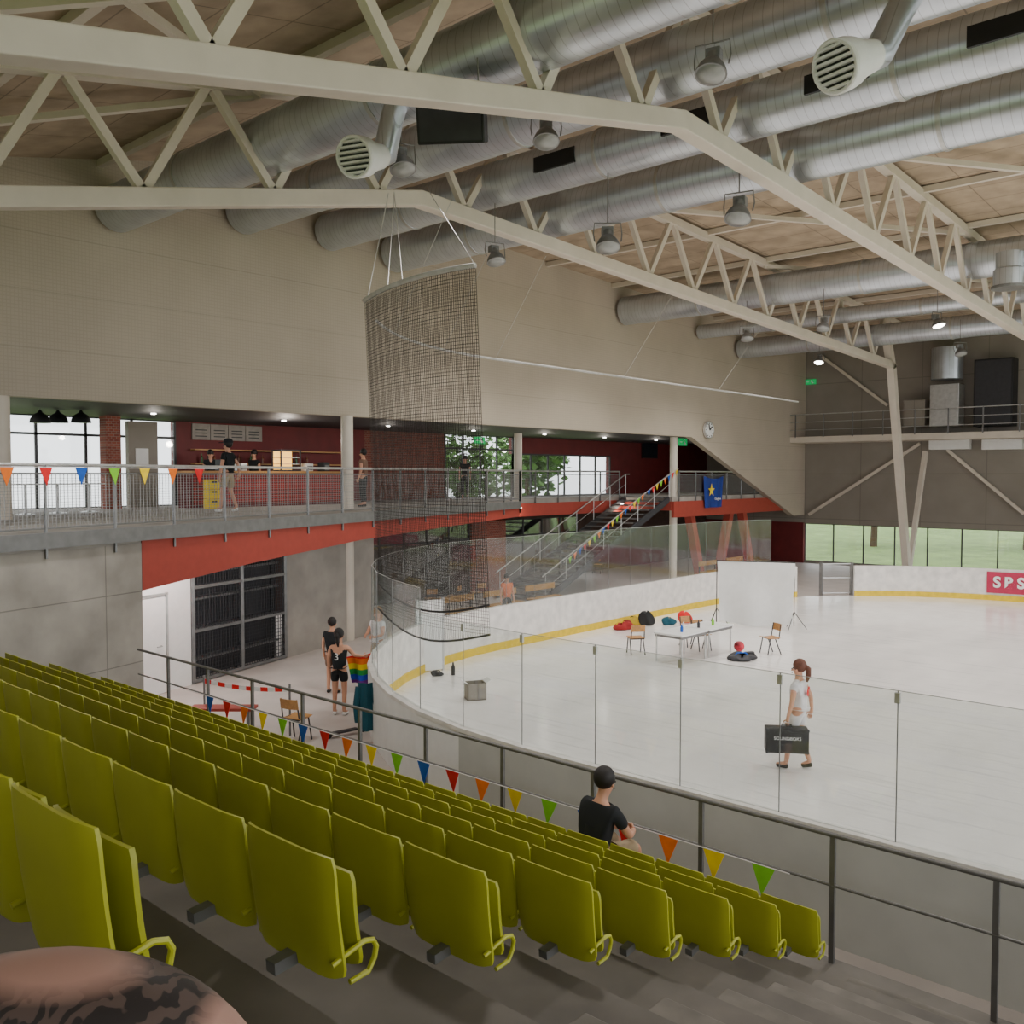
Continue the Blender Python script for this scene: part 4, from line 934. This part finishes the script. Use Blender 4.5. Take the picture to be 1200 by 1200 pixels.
walk = dict(hpL=(-.09,0,.90), knL=(-.10,.10,.52), anL=(-.10,.16,.09), toL=(-.11,.32,.05), knR=(.10,.0,.50), anR=(.10,-.16,.12), toR=(.11,-.02,.035),
            elL=(-.24,.02,1.10), wrL=(-.26,.06,.86), haL=(-.26,.07,.78), elR=(.24,-.12,1.14), wrR=(.25,-.14,.92), haR=(.25,-.12,.84))
carry = dict(walk); carry.update(shL=(-.18,.02,1.36), elL=(-.27,.03,1.10), wrL=(-.31,.08,.88), haL=(-.31,.09,.80))
p = GZ(935, 901, .012); rzw = face(-.85, .55)
W1 = person('woman in white shirt and pale shorts carrying a black case across the ice', (p.x, p.y, .012), rzw, carry, 1.02, M['cloth_white'], M['cloth_white'], .3, M['black'], M['hair_auburn'], True, .45)
mb = MB(); mb.sph((-.03, -.148, 1.24), .05, .012, .06, n=10); mb.sph((.05, -.143, 1.30), .03, .012, .03, n=10); mb.build('shirt_print', PEN['red'], W1)
hw = Vector((p.x, p.y, .012)) + Matrix.Rotation(rzw, 3, 'Z') @ Vector((-.316, .10, .775))
p2 = hw-Vector((0, 0, .225)); t = thing('equipment_case', 'black equipment case carried by the woman on the ice', 'case', tuple(p2)); OFF[t.name] = Vector((0,0,0))
t.rotation_euler.z = atan2((rt*.98-fh*.15).y, (rt*.98-fh*.15).x)
MB().box(-.33, .33, -.13, .13, -.2, .19).build('case_body', M['black'], t, bev=.02)
for x in (-.31, .31):
    for z in (-.18, .17): MB().sph((x, -.12, z), .028, n=8).build('corner_guard', M['dark'], t)
text('SOUNDBOKS', .07, (0, -.136, .04), (pi/2, 0, 0), M['white'], t)
MB().tube([(-.08,0,.19),(-.07,0,.235),(.07,0,.235),(.08,0,.19)], .012, 8).build('carry_handle', M['dark'], t)
sit = dict(pel=(0,.02,.54), bel=(0,.05,.66), chs=(0,.10,.85), nkb=(0,.13,1.0), nk=(0,.15,1.07), hd1=(0,.20,1.14), hd2=(0,.19,1.22),
    shL=(-.18,.12,.96), elL=(-.24,.26,.72), wrL=(-.10,.46,.66), haL=(-.05,.52,.66), shR=(.18,.12,.96), elR=(.24,.26,.72), wrR=(.10,.46,.66), haR=(.05,.52,.66),
    hpL=(-.09,.06,.52), knL=(-.14,.48,.54), anL=(-.14,.44,.10), toL=(-.16,.58,.035), hpR=(.09,.06,.52), knR=(.14,.48,.54), anR=(.14,.44,.10), toR=(.16,.58,.035))
sx = GY(680, 960, 6.95).x
best = min((s for (r, s) in SEATS if r == 0), key=lambda s: abs(SEATS[(0, s)].location.x-sx)); so = SEATS[(0, best)]
pm = MB().sheet(lambda u, v: Vector(((u-.5)*.42*(1-.1*(2*v-1)**6), .06+v*.38, .42-.02*sin(v*pi)+.015*(2*u-1)**2)), 8, 8, (0,0,-.03)).build('seat_pan', M['seatd'], seat0, smooth=True)
pm.parent = so
for ch in list(so.children):
    if ch.name.startswith('seat_pan') and ch is not pm: bpy.data.objects.remove(ch)
so['label'] = 'lime green folding stadium seat with the dark-haired spectator sitting on it'
person('dark-haired person in black shirt seated in the front row, seen from behind', (so.location.x-.06, ROWY[0]+.13, ROWF[0]), radians(-8), sit, 1.03, M['cloth_black'], M['cloth_khaki'], .5, M['white'], M['hair_dark'], False, .7)
p = GZ(398, 838); back = dict(elR=(.28,.10,1.20), wrR=(.40,.22,1.16), haR=(.46,.25,1.16))
W3 = person('woman in black tank top and shorts seen from behind, holding a rainbow flag', (p.x, p.y, 0), face(.15, 1), back, .99, M['cloth_black'], M['cloth_black'], .3, M['white'], M['hair_dark'], True, 0)
text('3', .2, (0, -.165, 1.2), (pi/2, 0, 0), M['white'], W3, 'jersey_number')
rm = bpy.data.materials.new('rainbow'); rm.use_nodes = True; N = rm.node_tree.nodes; tcn = N.new('ShaderNodeTexCoord'); spn = N.new('ShaderNodeSeparateXYZ'); cr = N.new('ShaderNodeValToRGB'); cr.color_ramp.interpolation = 'CONSTANT'
cols = [(110, 30, 140), (30, 70, 200), (20, 150, 60), (250, 220, 20), (245, 120, 20), (225, 25, 30)]
els = cr.color_ramp.elements; els[0].position = 0; els[0].color = L3(cols[0]); els[1].position = 1/6; els[1].color = L3(cols[1])
for k in range(2, 6): e = els.new(k/6); e.color = L3(cols[k])
rm.node_tree.links.new(tcn.outputs['Generated'], spn.inputs[0]); rm.node_tree.links.new(spn.outputs[2], cr.inputs[0]); rm.node_tree.links.new(cr.outputs[0], N['Principled BSDF'].inputs['Base Color'])
q = p + rt*.40 + Vector((0,0,1.16)) + fh*.2
t = thing('rainbow_flag', 'rainbow striped flag held by the woman in black', 'flag', tuple(q-Vector((0,0,.55))))
MB().sheet(lambda u, v: q+rt*((u-.5)*(.58-.2*v))+Vector((0,0,-v*.52+.08*(u-.5)-.14*u*v))+fh*(.07*sin(u*9)), 16, 6, fh*.006).build('flag_cloth', rm, t, smooth=True)
p = GZ(443, 800); person('person in white shirt standing by the rink corner', (p.x, p.y, 0), face(-.6, -.8), dict(elL=(-.24,.08,1.14), wrL=(-.15,.25,1.1), haL=(-.11,.3,1.1), elR=(.24,.08,1.14), wrR=(.15,.25,1.1), haR=(.11,.3,1.1)), 1.0, M['cloth_white'], M['cloth_khaki'], .5, M['white'], M['hair_blond'], True)
p = GZ(390, 812); person('woman in dark clothes standing behind the one with the flag', (p.x, p.y, 0), face(.2, 1), None, .95, M['cloth_black'], M['cloth_brown'], .4, M['black'], M['hair_dark'])
p = GZ(268, 600, ZB); person('man in black shirt, cap and khaki shorts walking on the balcony', (p.x, p.y, ZB), face(-1, .3), walk, 1.07, M['cloth_black'], M['cloth_khaki'], .45, M['white'], M['hair_dark'], False, .5, True)
p = GX(247, 560, -25.9); person('bar worker in dark clothes behind the counter, left', (p.x, p.y, ZB), face(.6, -1), dict(elL=(-.25,.1,1.15), wrL=(-.15,.3,1.08), haL=(-.12,.36,1.06)), 1.0, M['cloth_black'], M['cloth_black'], .9, M['black'], M['hair_dark'], True)
p = GX(298, 560, -25.9); person('bar worker in dark clothes behind the counter, right', (p.x, p.y, ZB), face(-.5, -1), None, 1.02, M['cloth_black'], M['cloth_black'], .9, M['black'], M['hair_dark'])
p = GZ(426, 594, ZB); person('person in brown top standing by the balcony railing past the bar', (p.x, p.y, ZB), face(-1, .2), None, 1.0, M['cloth_brown'], M['cloth_black'], .9, M['black'], M['hair_dark'])
p = GX(545, 580, -25.9); person('person in black near the glazed entrance on the balcony', (p.x, p.y, ZB), face(0, -1), None, 1.0, M['cloth_black'], M['cloth_black'], .9, M['black'], M['hair_dark'])
p = GX(594, 690, -19.4); person('person in orange top behind the end boards glass', (p.x, p.y, 0), face(.3, -1), None, .92, M['cloth_orange'], M['cloth_black'], .9, M['black'], M['hair_dark'])
# foreground tattooed knee
tm = mat('tattooed_skin', (190, 140, 116), .5); nt2 = tm.node_tree; N = nt2.nodes; b = N['Principled BSDF']
tcn = N.new('ShaderNodeTexCoord'); wv = N.new('ShaderNodeTexWave'); wv.inputs['Scale'].default_value = 13; wv.inputs['Distortion'].default_value = 11; wv.inputs['Detail'].default_value = 2; wv.inputs['Detail Scale'].default_value = 2.4
cr = N.new('ShaderNodeValToRGB'); cr.color_ramp.elements[0].position = .45; cr.color_ramp.elements[0].color = L3((46, 40, 40)); cr.color_ramp.elements[1].position = .62; cr.color_ramp.elements[1].color = L3((92, 76, 70))
sp2 = N.new('ShaderNodeSeparateXYZ'); nt2.links.new(tcn.outputs['Object'], sp2.inputs[0])
rz_ = N.new('ShaderNodeMapRange'); rz_.inputs[1].default_value = .070; rz_.inputs[2].default_value = .082; nt2.links.new(sp2.outputs[2], rz_.inputs[0])
dt = N.new('ShaderNodeVectorMath'); dt.operation = 'DOT_PRODUCT'; dt.inputs[1].default_value = tuple(rt); nt2.links.new(tcn.outputs['Object'], dt.inputs[0])
rx_ = N.new('ShaderNodeMapRange'); rx_.inputs[1].default_value = .115; rx_.inputs[2].default_value = .135; nt2.links.new(dt.outputs['Value'], rx_.inputs[0])
mxx = N.new('ShaderNodeMath'); mxx.operation = 'MAXIMUM'; nt2.links.new(rz_.outputs[0], mxx.inputs[0]); nt2.links.new(rx_.outputs[0], mxx.inputs[1])
mx = N.new('ShaderNodeMixRGB'); mx.inputs[2].default_value = L3((188, 146, 132))
nt2.links.new(tcn.outputs['Object'], wv.inputs['Vector']); nt2.links.new(wv.outputs['Color'], cr.inputs[0])
nt2.links.new(mxx.outputs[0], mx.inputs[0]); nt2.links.new(cr.outputs[0], mx.inputs[1]); nt2.links.new(mx.outputs[0], b.inputs['Base Color'])
hipp = GD(-520, 1330, .95); kn = GD(95, 1226, .90); sh1 = GD(255, 1330, .92); ft = GD(390, 1900, .95)
t = thing('person', 'bare tattooed knee of someone sitting at the lower left edge', 'person', tuple(kn), 'people in the hall')
ctrl = [hipp, (hipp+kn)/2-Vector((0,0,.01)), kn, sh1, (sh1+ft)/2, ft]; rad = [.11, .102, .088, .074, .064, .045]
pts = []; rr = []
def cr_(a, b, c, d, t_): return .5*((2*b)+(c-a)*t_+(2*a-5*b+4*c-d)*t_*t_+(3*b-a-3*c+d)*t_**3)
for i in range(len(ctrl)-1):
    a, b_, c, d = ctrl[max(0, i-1)], ctrl[i], ctrl[i+1], ctrl[min(len(ctrl)-1, i+2)]
    for k in range(10): t_ = k/10; pts.append(cr_(a, b_, c, d, t_)); rr.append(rad[i]+(rad[i+1]-rad[i])*t_)
MB().tube(pts, rr, 32).build('leg', tm, t, smooth=True)
# ---------------------------------------------------------------- trees outside
def tree_mesh(seed, h):
    rnd = random.Random(seed); mb = MB()
    for c in range(16):
        a = rnd.uniform(0, 2*pi); r = rnd.uniform(0, h*.28); cz = h*rnd.uniform(.4, .92); cx, cy = r*cos(a), r*sin(a); R = h*rnd.uniform(.1, .17)
        for k in range(90):
            d = Vector((rnd.gauss(0,1), rnd.gauss(0,1), rnd.gauss(0,1))).normalized()*R*rnd.uniform(.7, 1.05); p = Vector((cx, cy, cz))+d
            u = Vector((rnd.gauss(0,1), rnd.gauss(0,1), rnd.gauss(0,1))).normalized(); v = u.cross(Vector((0,0,1))).normalized() if abs(u.z) < .9 else Vector((1,0,0)); s_ = h*.03
            mb.add([p-u*s_, p+v*s_, p+u*s_, p-v*s_], [(0,1,2,3)])
    return mb
tr0 = thing('tree', '', 'tree')
tree_mesh(3, 8).build('crown', M['leaf'], tr0); MB().tube([(0,0,-.4),(.1,0,2.5),(0,.1,5.5)], [.25,.18,.06], 8).build('trunk', M['bark'], tr0)
TR = [(-24, 66, 1.1), (-15, 70, 1.3), (-5, 66, 1.0), (4, 72, 1.3), (-46, 46, 1.2), (-50, 58, 1.5)]
LT = ['left end of the end wall windows', 'middle left of the end wall windows', 'middle right of the end wall windows', 'right end of the end wall windows', 'glazed balcony entrance', 'glazing behind the staircase']
for i, (x, y, s_) in enumerate(TR):
    o = tr0 if i == 0 else copy_tree(tr0); o.location = (x, y, -.35); o.scale = (s_, s_, s_); o.rotation_euler.z = i*1.3
    o['label'] = 'leafy green tree outdoors beyond the '+LT[i]; o['group'] = 'trees outdoors'
print('OBJ', len(bpy.data.objects))
